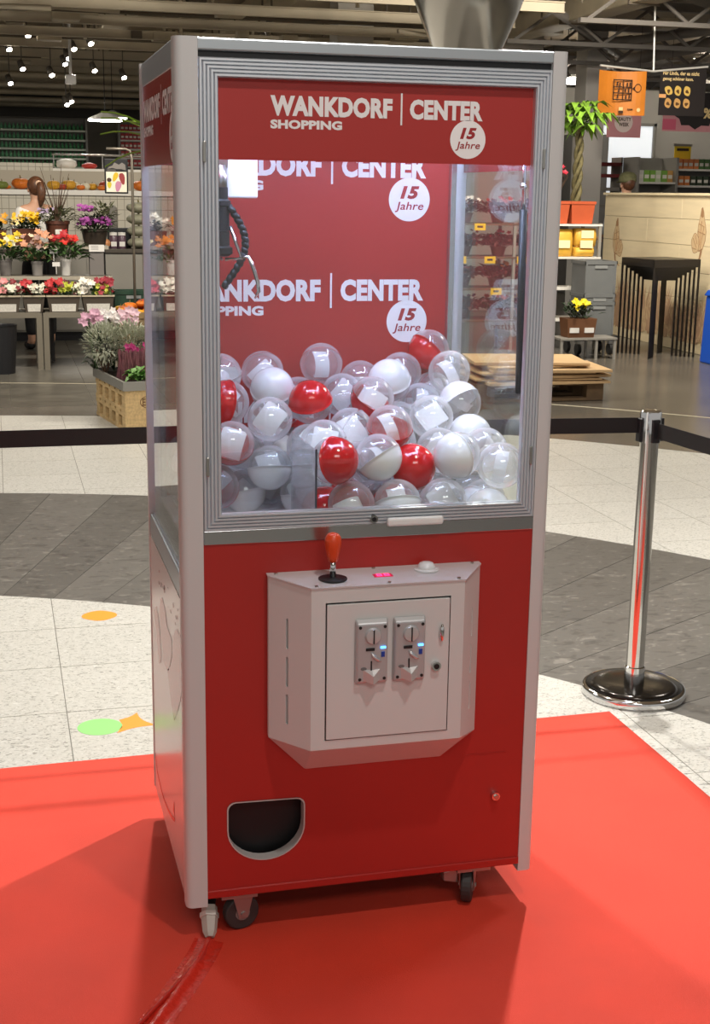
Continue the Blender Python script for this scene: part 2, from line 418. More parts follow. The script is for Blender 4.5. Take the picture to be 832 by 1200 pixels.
# ceiling with its beams, pipes and ducts
ceiling = B().box(-13, 20, -9, 28, 4.0, 4.2).build('ceiling', ceil_m, kind='structure')
wall_back = B().box(-13, 20, 27, 27.3, 0, 4.0).build('wall_back', wall_m, kind='structure')
B().box(-13, 5.5, 26.85, 27, 3.05, 4.0).build('bulkhead', mat('bulkhead_dark', '#57534c', .8), wall_back)
tr_m0 = mat('truss_paint', '#7b756e', .7, 0, .1, 2)
for k in range(11):
    y = 11.55+1.45*k
    bb = B(); bb.box(-4, 5.6, y-.03, y+.03, 3.50, 3.512); bb.box(-4, 5.6, y-.006, y+.006, 3.512, 3.60); bb.box(-4, 5.6, y-.03, y+.03, 3.60, 3.612)
    bb.build('beam', beam_m, ceiling)
    if k % 2 == 0:
        B().tube([(-4, y+.5, 3.72), (5.6, y+.5, 3.72)], .035, 8).build('pipe', beam_dark, ceiling, smooth=True)
    else:
        B().tube([(-4, y+.62, 3.55), (5.6, y+.62, 3.55)], .02, 8).build('pipe', beam_dark, ceiling, smooth=True)
    for xx in (-.6, 1.0, 2.6, 4.2, 5.8):
        B().tube([(xx+.13*(k % 3), y, 3.612), (xx+.13*(k % 3), y, 4.0)], .012, 6).build('hanger_rod', beam_dark, ceiling)
for x, w_, z0, z1, y0, m_ in [(1.28, .34, 3.66, 3.92, 9.2, duct_m), (.02, .22, 3.62, 3.7, 9.2, beam_m), (2.9, .3, 3.68, 3.9, 9.2, duct_m), (6.6, .34, 3.66, 3.95, 9.2, duct_m)]:
    bb = B(); bb.box(x-w_/2, x+w_/2, y0, 26.8, z0, z1)
    d_ = bb.build('duct', m_, ceiling, bevel=.02)
    for k in range(9): B().box(x-w_/2-.015, x+w_/2+.015, y0+1.9*k+.6, y0+1.9*k+.64, z0-.015, z1+.015).build('duct_flange', beam_dark, d_)
for x, y in [(.55, 14.2), (.6, 19.2), (1.9, 16.0), (2.3, 13.2), (4.8, 14.8), (5.4, 17.5), (.45, 16.5), (2.2, 20.5)]:
    B().box(x-.16, x+.16, y-.12, y+.12, 3.5, 3.62).build('junction_box', duct_m, ceiling, bevel=.01)
rk_ = random.Random(21)
for k in range(60):
    x = rk_.uniform(-.8, 5); y = rk_.uniform(11.6, 22); z = rk_.uniform(3.42, 3.8)
    if k % 3 == 0: B().tube([(x, y, z), (x+rk_.uniform(.3, .9), y+rk_.uniform(-.2, .8), z)], .03, 8).build('pipe_bend', beam_m, ceiling, smooth=True)
    elif k % 3 == 1: B().box(x, x+rk_.uniform(.12, .3), y, y+.25, z, z+.09).build('junction_box', duct_m if k % 2 else beam_dark, ceiling)
    else: B().tube([(x, y, z), (x, y, 4.0)], .022, 8).build('drop_pipe', beam_m, ceiling, smooth=True)
for k in range(14):
    x = rk_.uniform(6, 12); y = rk_.uniform(11.8, 21); z = rk_.uniform(3.5, 3.85)
    if k % 2: B().tube([(x, y, z), (x+rk_.uniform(-.8, .8), y+rk_.uniform(.5, 1.8), z)], .05, 8).build('pipe_bend', tr_m0, ceiling, smooth=True)
    else: B().box(x, x+rk_.uniform(.15, .35), y, y+.3, z, z+.12).build('junction_box', duct_m, ceiling)
# steel trusses over the right hand part of the shop
tr_m = mat('truss_paint', '#7b756e', .7, 0, .1, 2)
for k in range(7):
    y = 11.6+2.2*k; bb = B()
    bb.box(5.8, 19, y-.05, y+.05, 3.88, 3.98); bb.box(5.8, 19, y-.04, y+.04, 3.42, 3.47)
    for i in range(11):
        x = 5.9+1.18*i; bb.tube([(x, y, 3.46), (x+.59, y, 3.88)], .022, 6); bb.tube([(x+.59, y, 3.88), (x+1.18, y, 3.46)], .022, 6)
    bb.build('truss', tr_m, ceiling)
for x, z in [(8.9, 3.6), (10.6, 3.7), (12.2, 3.55)]:
    B().tube([(x, 11, z), (x, 26.5, z)], .09, 10).build('pipe', tr_m, ceiling, smooth=True)
for (p, q) in [((5.6, 12.2, 3.7), (9.4, 18, 3.7)), ((8.6, 12.4, 3.62), (6.2, 20, 3.62)), ((7.0, 11.8, 3.8), (12, 16, 3.8))]:
    B().tube([p, q], .055, 8).build('pipe', tr_m, ceiling, smooth=True)
for k, (y, z) in enumerate(((20.9, 3.40), (22.2, 3.34), (23.4, 3.30), (24.6, 3.24), (25.8, 3.22))):
    B().tube([(-4, y, z), (5.6, y, z)], .05, 8).build('pipe', beam_m if k % 2 else duct_m, ceiling, smooth=True)
# thin metal inlay in the shop floor
b = B(); pts = []
for k in range(60):
    t = math.radians(15+k*1.6); pts.append(t)
for a0, a1 in zip(pts[:-1], pts[1:]):
    b.hexa([(IC[0]+(IR+q)*math.cos(t), IC[1]+(IR+q)*math.sin(t), 0) for t, q in ((a0, 0), (a0, .03), (a1, .03), (a1, 0))], [(IC[0]+(IR+q)*math.cos(t), IC[1]+(IR+q)*math.sin(t), .0018) for t, q in ((a0, 0), (a0, .03), (a1, .03), (a1, 0))])
b.build('inlay_strip', mat('inlay_metal', '#c9c0a8', .4, .3), floor)
# columns
def column(x0, x1, y0, y1, name, m_):
    c = B().box(x0, x1, y0, y1, 0, 4.0).build(name, m_, kind='structure', bevel=.012)
col_m = mat('column_plaster', '#b9b3a8', .8, 0, .04, 1.5)
column(3.95, 4.42, 14.9, 15.35, 'trim_1', col_m)
column(6.07, 7.14, 15.9, 16.6, 'trim_2', col_m)
column(7.93, 8.24, 16.2, 16.6, 'trim_3', mat('column_white', '#cfcbc4', .8))
# ================================================================== the claw machine
W, D, ZB, ZT = .80, .653, .10, 1.89
mroot = thing('claw_machine', 'tall red and white claw machine on casters filled with plastic capsules', 'claw machine', (.4, .33, CZ))
red_pl = mat('red_laminate', '#a82923', .36, 0, .03, 4)
red_print = mat('red_print', '#a82c27', .4)
red_header = mat('red_header_film', '#a82c27', .5)
post_m = mat('post_plastic', '#cacac8', .4)
rail_m = mat('rail_aluminium', '#b5bcc0', .35, .7)
glass = thin_glass('clear_pane', (.97, .99, .985))
def rounded(x0, x1, y0, y1, r, which):
    pts = []
    for (cx, cy, a0, key) in ((x0, y0, PI, 'a'), (x1, y0, 1.5*PI, 'b'), (x1, y1, 0, 'c'), (x0, y1, .5*PI, 'd')):
        if key in which:
            ox = cx+(r if cx == x0 else -r); oy = cy+(r if cy == y0 else -r)
            pts += [(ox+r*math.cos(a0+k*PI/12), oy+r*math.sin(a0+k*PI/12)) for k in range(7)]
        else: pts.append((cx, cy))
    return pts
for (x0, x1, y0, y1, kk) in [(0, .046, 0, .036, 'a'), (.765, .80, 0, .036, 'b'), (0, .03, D-.034, D, 'd'), (.77, .80, D-.034, D, 'c')]:
    bb = B(); bb.prism(rounded(x0, x1, y0, y1, .016, kk), ZB-.012 if y0 == 0 else ZB, ZT); bb.build('corner_post', post_m, mroot, auto=.6)
# roof, top rails, black strip painting the shaded gap under the front rail
B().box(.02, .78, .02, D-.02, 1.872, 1.884).build('roof', mat('roof_grey', '#9a9a98', .6), mroot)
B().box(.044, .767, .002, .03, 1.866, 1.889).build('top_rail', rail_m, mroot, bevel=.003)
B().box(.044, .767, D-.03, D-.002, 1.84, 1.889).build('top_rail', rail_m, mroot, bevel=.003)
B().box(.004, .026, .03, D-.03, 1.838, 1.889).build('top_rail', rail_m, mroot, bevel=.002)
B().box(.774, .796, .03, D-.03, 1.838, 1.889).build('top_rail', rail_m, mroot, bevel=.002)
B().box(.046, .765, .012, .026, 1.853, 1.867).build('gap_shade_strip', black_pl, mroot)
# front window door: ridged aluminium frame, glass, lock
fr = thing('window_door', None, None); fr.parent = mroot; BASE[fr.name] = BASE[mroot.name].copy(); fr.location = (0, 0, 0)
X0, X1, Z0, Z1 = .047, .765, .929, 1.854
prof = [(0, .014), (0, .004)]
for k in range(5):
    t = .0005+.0072*k; h = -.001-.0012*k
    prof += [(t+.0004, h+.003), (t+.0016, h), (t+.0052, h), (t+.0064, h+.0045)]
prof += [(.0365, -.003), (.0372, .010)]
vs_ = []
for t, y in prof:
    vs_ += [(X0+t, y, Z0+t), (X1-t, y, Z0+t), (X1-t, y, Z1-t), (X0+t, y, Z1-t)]
f_ = [(k*4+i, (k+1)*4+i, (k+1)*4+(i+1) % 4, k*4+(i+1) % 4) for k in range(len(prof)-1) for i in range(4)]
B().add(vs_, f_).build('ridged_frame', alu, fr)
B().box(X0, X1, .0, .012, .901, .930).build('sill_strip', mat('sill_aluminium', '#c4c6c8', .2, .95), fr, bevel=.001)
B().box(.08, .732, .011, .015, .96, 1.822).build('glass_pane', glass, fr)
lk = B().cyl((.404, -.010, .942), (.404, .004, .942), .0085, n=20).build('lock', chrome, fr, auto=.6)
B().cyl((.404, -.0115, .942), (.404, -.0098, .942), .005, n=14).build('keyhole_disc', black_pl, lk)
bb = B(); bb.box(.432, .556, -.016, -.003, .925, .944); bb.build('pull_handle', mat('handle_white', '#e4e3e0', .4), fr, bevel=.006, seg=3)
for xx in (.053, .748):
    B().box(xx, xx+.006, -.008, -.002, 1.045, 1.085).build('hinge_pin', steel, fr, bevel=.002)
    B().box(xx, xx+.006, -.008, -.002, 1.66, 1.70).build('hinge_pin', steel, fr, bevel=.002)

# printed logo: word, bar, word, small word, round badge
def logo(x0, ztop, s, fn, parent, eps):
    """x0: left end of the first word; s: scale (1 = header); fn(a, z, e) -> point, e = lift off the surface"""
    cap = .0385*s; f0 = lambda a, z: fn(a, z, eps); f1 = lambda a, z: fn(a, z, eps*2)
    text_fit('lettering', 'WANKDORF', x0, x0+.245*s, ztop-cap, ztop, f0, letter_white, parent, .052)
    bb = B(); bx = x0+.262*s; q = [f0(bx, ztop-cap*1.55+cap*.25), f0(bx+.0035*s, ztop-cap*1.55+cap*.25), f0(bx+.0035*s, ztop+cap*.28), f0(bx, ztop+cap*.28)]
    bb.add(q, [(0, 1, 2, 3)]); bb.build('lettering_bar', letter_white, parent)
    text_fit('lettering', 'CENTER', x0+.281*s, x0+.434*s, ztop-cap, ztop, f0, letter_white, parent, .052)
    text_fit('lettering', 'SHOPPING', x0, x0+.143*s, ztop-cap-.024*s, ztop-cap-.007*s, f0, letter_white, parent, .05)
    c = (x0+.404*s, ztop-.0745*s); r = .0375*s
    bb = B(); bb.add(disc(c, r, f0), [tuple(range(40))]); bb.build('badge', mat('print_badge', '#f2efee', .45), parent)
    text_fit('lettering', '15', c[0]-.017*s, c[0]+.018*s, c[1]+.001*s, c[1]+.023*s, f1, letter_red, parent, .05, .25)
    text_fit('lettering', 'Jahre', c[0]-.026*s, c[0]+.026*s, c[1]-.022*s, c[1]-.004*s, f1, letter_red, parent, .014, .2)
hp = B().box(.0835, .7285, .0095, .0108, 1.6665, 1.8175).build('header_panel', red_header, mroot)
logo(.187, 1.789, 1.0, lambda a, z, e: (a, .0095-e, z), hp, .0004)
# back panel with repeated logos
bp = B().box(.03, .77, .628, .634, .87, 1.865).build('back_panel', red_print, mroot)
for k in range(3):
    logo(.089, 1.399+.299-.299*k, 1.405, lambda a, z, e: (a, .628-e, z), bp, .0005)
B().box(.03, .77, .636, .652, .1, 1.84).build('rear_panel', post_m, mroot)
# sides: glass above, white laminate below with printed flames
for sx, xa, xb in ((-1, .008, .013), (1, .787, .792)):
    gp = B().box(xa, xb, .034, D-.034, .828, 1.84).build('side_glass', glass, mroot)
    B().box(xa-.006, xb+.006, .034, D-.034, .776, .830).build('side_rail', rail_m, mroot, bevel=.004)
    xo = .0045 if sx < 0 else .7955
    B().box(xo-.003, xo+.003, .034, D-.034, ZB, .776).build('side_panel', mat('side_laminate', '#d4d1cd', .22), mroot)
    y0, y1 = .04, D-.036
    xq = .0072 if sx < 0 else .7928
    sp = B().box(min(xq, xq+sx*.0008), max(xq, xq+sx*.0008), y0, y1, 1.660, 1.838).build('side_header', mat('red_side_film', '#a82c27', .24), mroot)
    if sx < 0: logo(-.606, 1.806, 1.3, lambda a, z, e: (xq-.0008-e, -a, z), sp, .0004)
    else: logo(.045, 1.806, 1.3, lambda a, z, e: (xq+.0008+e, a, z), sp, .0004)
flame_m = mat('print_flame', '#b8473c', .22)
def side_print(poly, name='printed_flame'):
    B().add([(.0009, y, z) for y, z in poly], [tuple(range(len(poly)))]).build(name, flame_m, mroot)
side_print([(.569, .593), (.519, .553), (.476, .485), (.44, .50), (.416, .523), (.43, .55), (.442, .578), (.47, .61), (.507, .623)])
side_print([(.373, .684), (.324, .674), (.28, .641), (.202, .636), (.205, .60), (.225, .578), (.27, .54), (.313, .527), (.35, .53), (.378, .546), (.40, .56), (.424, .584), (.432, .641), (.41, .67)])
side_print([(.12, .688), (.048, .696), (.029, .65), (.029, .617), (.05, .56), (.098, .514), (.181, .452), (.22, .47), (.253, .497), (.296, .533), (.24, .56), (.191, .599), (.175, .62), (.169, .656)])
for k in range(18):
    y = .06+.46*random.random(); z = .69+.06*random.random(); r = .005+.008*random.random()
    side_print([(y-r, z), (y, z-r*.5), (y+r, z), (y, z+r*.6)], 'printed_speck')
sw = [(.60, .20), (.568, .161), (.51, .154), (.458, .150), (.40, .154), (.333, .162), (.26, .178), (.199, .198)]
side_print(sw+[(.199, .208), (.26, .188), (.333, .171), (.40, .162), (.458, .158), (.51, .162), (.56, .170), (.59, .205)], 'printed_swoosh')
side_print([(.20, .205), (.208, .25), (.23, .215)], 'printed_speck')
# front panel with the prize opening
hole = []
for k in range(5): t = PI*.5*k/4; hole.append((.108-.018*math.sin(t), .309+.018*math.cos(t)))
for k in range(21):
    t = PI+PI*k/20; hole.append((.176+.086*math.cos(t), .262+.078*math.sin(t)))
for k in range(5): t = PI*.5*k/4; hole.append((.244+.018*math.cos(t), .306+.018*math.sin(t)))
fp_ = poly_plate([(.043, .106), (.768, .106), (.768, .903), (.043, .903)], [hole], .003, .012).build('front_panel', red_pl, mroot)
# liner of the opening
b = B(); n = len(hole); rim0 = [(x, .0015, z) for x, z in hole]; c0 = (.176, .25)
b.add(rim0+[(c0[0]+(x-c0[0])*.965, .0015, c0[1]+(z-c0[1])*.965) for x, z in hole]+[(c0[0]+(x-c0[0])*.965, .03, c0[1]+(z-c0[1])*.965) for x, z in hole],
      [(i, n+i, n+(i+1) % n, (i+1) % n) for i in range(n)]+[(n+i, 2*n+i, 2*n+(i+1) % n, n+(i+1) % n) for i in range(n)])
b.build('opening_rim', mat('rim_grey', '#b9b4b1', .4), fp_)
B().box(.07, .28, .20, .205, .15, .36).build('chute_back', black_pl, mroot)
b = B(); b.box(.072, .076, .03, .2, .15, .36); b.box(.276, .28, .03, .2, .15, .36); b.box(.07, .28, .03, .2, .15, .154); b.box(.07, .28, .03, .2, .356, .36)
b.build('chute_liner', black_pl, mroot)
B().box(.082, .272, .05, .054, .17, .345).build('chute_flap', mat('flap_dark', '#111113', .5), mroot)
B().box(.046, .766, -.001, .02, .106, .124).build('bottom_lip', mat('lip_red', '#a82923', .22), mroot, bevel=.002)
B().box(.03, .77, .012, D-.02, .104, .116).build('base_plate', dark_metal, mroot)
B().box(.63, .725, .0017, .0030, .3855, .3868).build('seam', red_pl, mroot)
ls = B().cyl((.701, -.010, .284), (.701, .004, .284), .0095, n=18).build('panel_lock', chrome, mroot, auto=.6)
B().cyl((.701, -.0135, .284), (.701, -.0098, .284), .0055, n=12).build('keyhole_disc', steel, ls)
# ---- control box
def hexbox(back, front, yb, yf): return B().hexa([(x, yb, z) for x, z in back], [(x, yf, z) for x, z in front])
FRZ = .824; YF = -.10
back8 = [(.178, .832), (.178, .475), (.266, .387), (.566, .387), (.642, .447), (.642, .832)]
b = B()
FL, FR_, FB = .250, .578, .474
v = {'TLb': (.178, .003, .832), 'BLb': (.178, .003, .476), 'BL2b': (.262, .003, .388), 'BR2b': (.567, .003, .388), 'BRb': (.642, .003, .450), 'TRb': (.642, .003, .832),
     'TLf': (FL, YF, FRZ), 'BLf': (FL, YF, FB), 'BRf': (FR_, YF, FB), 'TRf': (FR_, YF, FRZ),
     'TLe': (.178, -.012, .831), 'BLe': (.178, -.012, .476), 'TRe': (.642, -.012, .831), 'BRe': (.642, -.012, .452)}
ks = list(v); ix = {k: i for i, k in enumerate(ks)}
fc = [('TLb', 'BLb', 'BLe', 'TLe'), ('TRe', 'BRe', 'BRb', 'TRb'),
      ('BLf', 'BL2b', 'BR2b', 'BRf'), ('BLf', 'BLe', 'BL2b'), ('BLe', 'BLb', 'BL2b'), ('BRf', 'BR2b', 'BRe'), ('BRe', 'BR2b', 'BRb'),
      ('TLb', 'TLe', 'TLf', 'TRf', 'TRe', 'TRb'), ('TLb', 'TRb', 'BRb', 'BR2b', 'BL2b', 'BLb')]
box_m = mat('box_powder_coat', '#d1d1cf', .42)
b.add([v[k] for k in ks], [tuple(ix[k] for k in f) for f in fc])
cb = b.build('control_box', box_m, mroot, bevel=.003)
tp = B().hexa([(.176, .002, .8322), (.176, -.013, .8312), (.2485, -.1025, .8242), (.5795, -.1025, .8242), (.644, -.013, .8312), (.644, .002, .8322)],
              [(.176, .002, .8352), (.176, -.013, .8342), (.2485, -.1025, .8272), (.5795, -.1025, .8272), (.644, -.013, .8342), (.644, .002, .8352)])
tpo = tp.build('top_plate', mat('plate_grey', '#c6bfbf', .3), cb)
ZTP = lambda y: .8355+y*.08
for x, y in [(.195, -.008), (.405, -.006), (.625, -.008), (.262, -.094), (.415, -.094), (.566, -.094)]:
    B().cyl((x, y, ZTP(y)-.002), (x, y, ZTP(y)+.0022), .004, n=10).build('screw', steel, cb)
# joystick
jx, jy = .305, -.055; jz = ZTP(jy)
B().lathe([(.030, 0), (.030, .003), (.024, .005), (.0, .0055)], (jx, jy, jz-.001), 28).build('joystick_base', black_pl, cb, auto=.7)
B().cyl((jx, jy, jz), (jx, jy, jz+.045), .0065, n=14).build('joystick_shaft', chrome, cb, smooth=True)
B().lathe([(.0, .038), (.009, .039), (.0115, .046), (.0165, .072), (.0175, .082), (.0165, .090), (.012, .097), (.006, .1), (0, .1005)], (jx, jy, jz-.002), 20).build('joystick_knob', mat('knob_orange', '#d9481c', .35), cb, smooth=True)
# red digit display let into the plate
dz = ZTP(-.05)
B().box(.393, .433, -.061, -.041, dz-.003, dz+.0008).build('display', mat('display_red', '#8a1030', .3, emit=.35, ecol='#ff2060'), cb)
seg_m = mat('display_digits', '#ff5a90', .4, emit=2.6, ecol='#ff3f7f')
for dx in (.400, .416):
    b = B(); h = dz+.0009
    for (xa, xb, ya, yb) in [(0, .011, -.045, -.0435), (0, .011, -.0518, -.0503), (0, .011, -.0585, -.057), (0, .0018, -.0585, -.0435), (.0092, .011, -.0585, -.0435)]:
        b.box(dx+xa, dx+xb, ya, yb, h, h+.0004)
    b.build('display_digit', seg_m, cb)
# clear domed push button
B().lathe([(.027, 0), (.027, .003), (.020, .005)], (.515, -.030, ZTP(-.03)-.001), 28).build('button_rim', mat('button_rim', '#dad9d8', .15), cb, auto=.7)
B().lathe([(.0205, .003), (.019, .010), (.014, .0155), (.007, .018), (0, .0185)], (.515, -.030, ZTP(-.03)-.001), 24).build('push_button', mat('button_clear', '#dedede', .12, coat=.6, spec=.8), cb, smooth=True)
# vent slots in the slanted sides
def on_left(t, z, o): return (.178+(FL-.178)*t-o*.78, -.012+(YF+.012)*t-o*.63, z)
def on_right(t, z, o): return (.642+(FR_-.642)*t+o*.81, -.012+(YF+.012)*t-o*.59, z)
def slot_loop(u, z0, z1, h):
    return [(u+h*math.cos(PI+PI*k/6), z0+h+h*math.sin(PI+PI*k/6)) for k in range(7)]+[(u+h*math.cos(PI*k/6), z1-h+h*math.sin(PI*k/6)) for k in range(7)]
for fn, ze, L_ in ((on_left, .476, math.hypot(FL-.178, YF+.012)), (on_right, .452, math.hypot(FR_-.642, YF+.012))):
    holes = [slot_loop(.445*L_, .518+.083*k, .584+.083*k, .0035) for k in range(3)]
    b = poly_plate([(0, ze), (L_, FB), (L_, FRZ), (0, .831)], holes, 0, .002)
    b.v = [fn(x/L_, z, -y) for x, y, z in b.v]; b.build('slotted_side', box_m, cb)
    b = poly_plate([(.2*L_, .50), (.7*L_, .50), (.7*L_, .80), (.2*L_, .80)], [], .005, .0065)
    b.v = [fn(x/L_, z, -y) for x, y, z in b.v]; b.build('vent_backing', box_m, cb)
# coin door
poly_plate([(FL, FB), (FR_, FB), (FR_, FRZ), (FL, FRZ)], [[(.2798, .4938), (.5482, .4938), (.5482, .7932), (.2798, .7932)]], YF, YF+.0025).build('front_plate', box_m, cb)
cd = B().box(.2825, .5455, YF-.003, YF+.004, .4965, .7895).build('coin_door', box_m, cb, bevel=.001)
B().ball((.528, YF-.007, .716), 1, 14, 10, (.0055, .006, .0195)).build('finger_pull', chrome, cb, smooth=True)
kl = B().cyl((.517, YF-.012, .644), (.517, YF-.002, .644), .0098, n=22).build('door_lock', chrome, cb, auto=.6)
B().cyl((.517, YF-.0135, .644), (.517, YF-.0118, .644), .006, n=14).build('keyhole_disc', mat('key_dark', '#333231', .4, .6), kl)
# coin acceptors
acc_m = mat('acceptor_metal', '#bcbcbd', .38, .45)
for xa in (.3405, .4215):
    xb = xa+.0705; y0 = YF-.004
    ca = thing('coin_acceptor', None, None); ca.parent = cb; BASE[ca.name] = BASE[mroot.name].copy()
    b = B(); b.hexa([(xa, y0, .617), (xb, y0, .617), (xb, y0, .757), (xa, y0, .757)], [(xa+.003, y0-.012, .621), (xb-.003, y0-.012, .621), (xb-.003, y0-.012, .748), (xa+.003, y0-.012, .748)])
    cx_ = (xa+xb)/2; yf = y0-.012
    b.build('faceplate', acc_m, ca, bevel=.003)
    B().lathe([(.0175, 0), (.0175, -.002), (.015, -.006), (.0, -.007)], (cx_+.001, yf, .722), 28, axis='y').build('coin_entry', mat('acceptor_bright', '#cfcece', .3, .5), ca, auto=.7)
    B().box(cx_, cx_+.0024, yf-.0085, yf-.004, .707, .737).build('coin_slot', black_pl, ca)
    B().box(xa+.021, xa+.040, yf-.002, yf, .690, .6965).build('reject_bar', black_pl, ca, bevel=.001)
    B().box(xb-.018, xb-.007, yf-.0022, yf, .694, .6985).build('status_light', mat('led_blue', '#7ac8ff', .3, emit=5, ecol='#3fa0ff'), ca, bevel=.0008)
    B().box(xb-.0165, xb-.009, yf-.0015, yf, .676, .687).build('blue_sticker', mat('blue_print', '#1a3f9a', .4), ca)
    B().tube([(xa+.033, yf, .686), (xa+.038, yf-.003, .678), (xa+.047, yf-.003, .670), (xa+.054, yf, .666)], [.002, .0042, .0036, .001], 8).build('coin_guide', mat('acceptor_bright', '#cfcece', .3, .5), ca, smooth=True)
    B().box(cx_-.0035, cx_-.0005, yf-.001, yf+.0005, .640, .668).build('return_slot', black_pl, ca)
    B().add([(cx_-.019, yf, .650), (cx_, yf-.013, .638), (cx_+.017, yf, .650), (cx_+.017, yf, .626), (cx_, yf-.013, .621), (cx_-.019, yf, .626), (cx_, yf, .648)],
            [(0, 5, 4, 1), (1, 4, 3, 2), (0, 1, 6), (1, 2, 6), (3, 4, 5)]).build('return_chute', mat('acceptor_bright', '#cfcece', .3, .5), ca)
    B().lathe([(.0065, 0), (.0065, -.0005), (.005, -.0005)], (xa+.017, yf-.0002, .652), 18, axis='y', sy=.55).build('coin_mark', mat('mark_grey', '#6f6e6e', .5), ca)
    for qx in (xa+.009, xb-.009):
        for qz in (.629, .741):
            B().cyl((qx, yf-.0012, qz), (qx, yf+.001, qz), .0034, n=10).build('screw', dark_metal, ca)
# ---- inside the cabinet
floor_in = mat('cabinet_floor', '#d8d0d0', .4)
B().box(.03, .77, .02, .628, .862, .870).build('cabinet_floor', floor_in, mroot)
acry = thin_glass('acrylic_sheet', (.95, .96, .97), .04, (.9, .92, .95))
b = B().box(.286, .289, .03, .272, .870, 1.085).build('chute_wall', acry, mroot)
B().box(.2855, .2895, .0285, .0305, .870, 1.088).build('chute_wall_edge', mat('acrylic_edge', '#3b3b45', .3), mroot)
B().box(.03, .2855, .269, .272, .870, 1.040).build('chute_wall', acry, mroot)
# inner corner angles of polished aluminium
blue_alu = mat('inner_aluminium', '#c6c8ca', .22, .85)
for x0, x1 in ((.030, .044), (.757, .771)):
    B().box(x0, x1, .604, .627, .87, 1.85).build('inner_angle', blue_alu, mroot, bevel=.002)
    B().box(x0, x1, .018, .028, .87, 1.85).build('inner_angle', blue_alu, mroot, bevel=.002)
bk = B(); bk.box(.772, .777, .585, .60, 1.19, 1.205); bk.build('latch', chrome, mroot, bevel=.001)
# U shaped light strip under the roof
strip_m = mat('led_strip', '#ffffff', .4, emit=48, ecol='#c2d3ff')
B().box(.055, .745, .036, .080, 1.845, 1.852).build('light_strip', strip_m, mroot)
B().box(.048, .090, .082, .50, 1.845, 1.852).build('light_strip', strip_m, mroot)
B().box(.712, .752, .082, .50, 1.845, 1.852).build('light_strip', strip_m, mroot)
B().box(.03, .77, .03, .62, 1.853, 1.866).build('cabinet_ceiling', mat('cabinet_white', '#e8e8ea', .5), mroot)
# gantry with the claw
cl = thing('claw_unit', None, None); cl.parent = mroot; BASE[cl.name] = BASE[mroot.name].copy()
B().box(.045, .755, .285, .297, 1.800, 1.822).build('gantry_bar', steel, cl)
B().box(.045, .755, .375, .387, 1.800, 1.822).build('gantry_bar', steel, cl)
B().box(.06, .209, .26, .40, 1.593, 1.800).build('carriage_box', mat('carriage_white', '#ececec', .4), cl, bevel=.004)
cx_, cy_ = .127, .235
B().cyl((cx_, cy_, 1.60), (cx_, cy_, 1.66), .012, n=14).build('winch_tube', steel, cl, smooth=True)
B().box(.115, .139, .225, .262, 1.655, 1.675).build('winch_arm', steel, cl)
B().lathe([(.016, 0), (.016, .05), (.019, .052), (.019, .062), (.013, .066), (.013, .09), (0, .092)], (cx_, cy_, 1.525), 20).build('claw_head', black_pl, cl, auto=.6)
B().lathe([(.013, 0), (.022, .006), (.022, .018), (.016, .022), (.016, .052), (0, .053)], (cx_, cy_, 1.472), 20).build('claw_coil', dark_metal, cl, auto=.6)
pts = []
for k in range(60):
    t = k/59; a_ = t*PI*1.1
    base = Vector((cx_+.012+.036*math.sin(a_), cy_-.01, 1.578-.17*t))
    pts.append(base+Vector((.0015*math.cos(k*1.5), .0015*math.sin(k*1.5), 0)))
B().tube(pts, .0075, 8).build('coiled_cable', black_pl, cl, smooth=True)
for k in range(3):
    a_ = -.35+k*2*PI/3; d_ = Vector((math.cos(a_), math.sin(a_), 0)); c_ = Vector((cx_, cy_, 0))
    P3 = [c_+d_*.018+Vector((0, 0, 1.535)), c_+d_*.03+Vector((0, 0, 1.50)), c_+d_*.042+Vector((0, 0, 1.468)), c_+d_*.006+Vector((0, 0, 1.466))]
    B().tube(P3, .004, 8).build('claw_link', chrome, cl, smooth=True)
    P4 = [c_+d_*.040+Vector((0, 0, 1.470)), c_+d_*.056+Vector((0, 0, 1.472)), c_+d_*.066+Vector((0, 0, 1.452)), c_+d_*.076+Vector((0, 0, 1.42)), c_+d_*.078+Vector((0, 0, 1.40)), c_+d_*.070+Vector((0, 0, 1.385))]
    B().tube(P4, [.004, .005, .0048, .0045, .004, .002], 8).build('claw_finger', chrome, cl, smooth=True)
# gas strut beside the right window edge
B().cyl((.737, .062, 1.575), (.735, .062, 1.72), .004, n=12).build('strut_rod', chrome, mroot, smooth=True)
B().cyl((.744, .062, 1.19), (.737, .062, 1.578), .0085, n=14).build('strut_tube', black_pl, mroot, smooth=True)
B().lathe([(.006, 0), (.008, .006), (.005, .012), (0, .012)], (.7355, .062, 1.62), 12).build('strut_end', chrome, mroot, smooth=True)
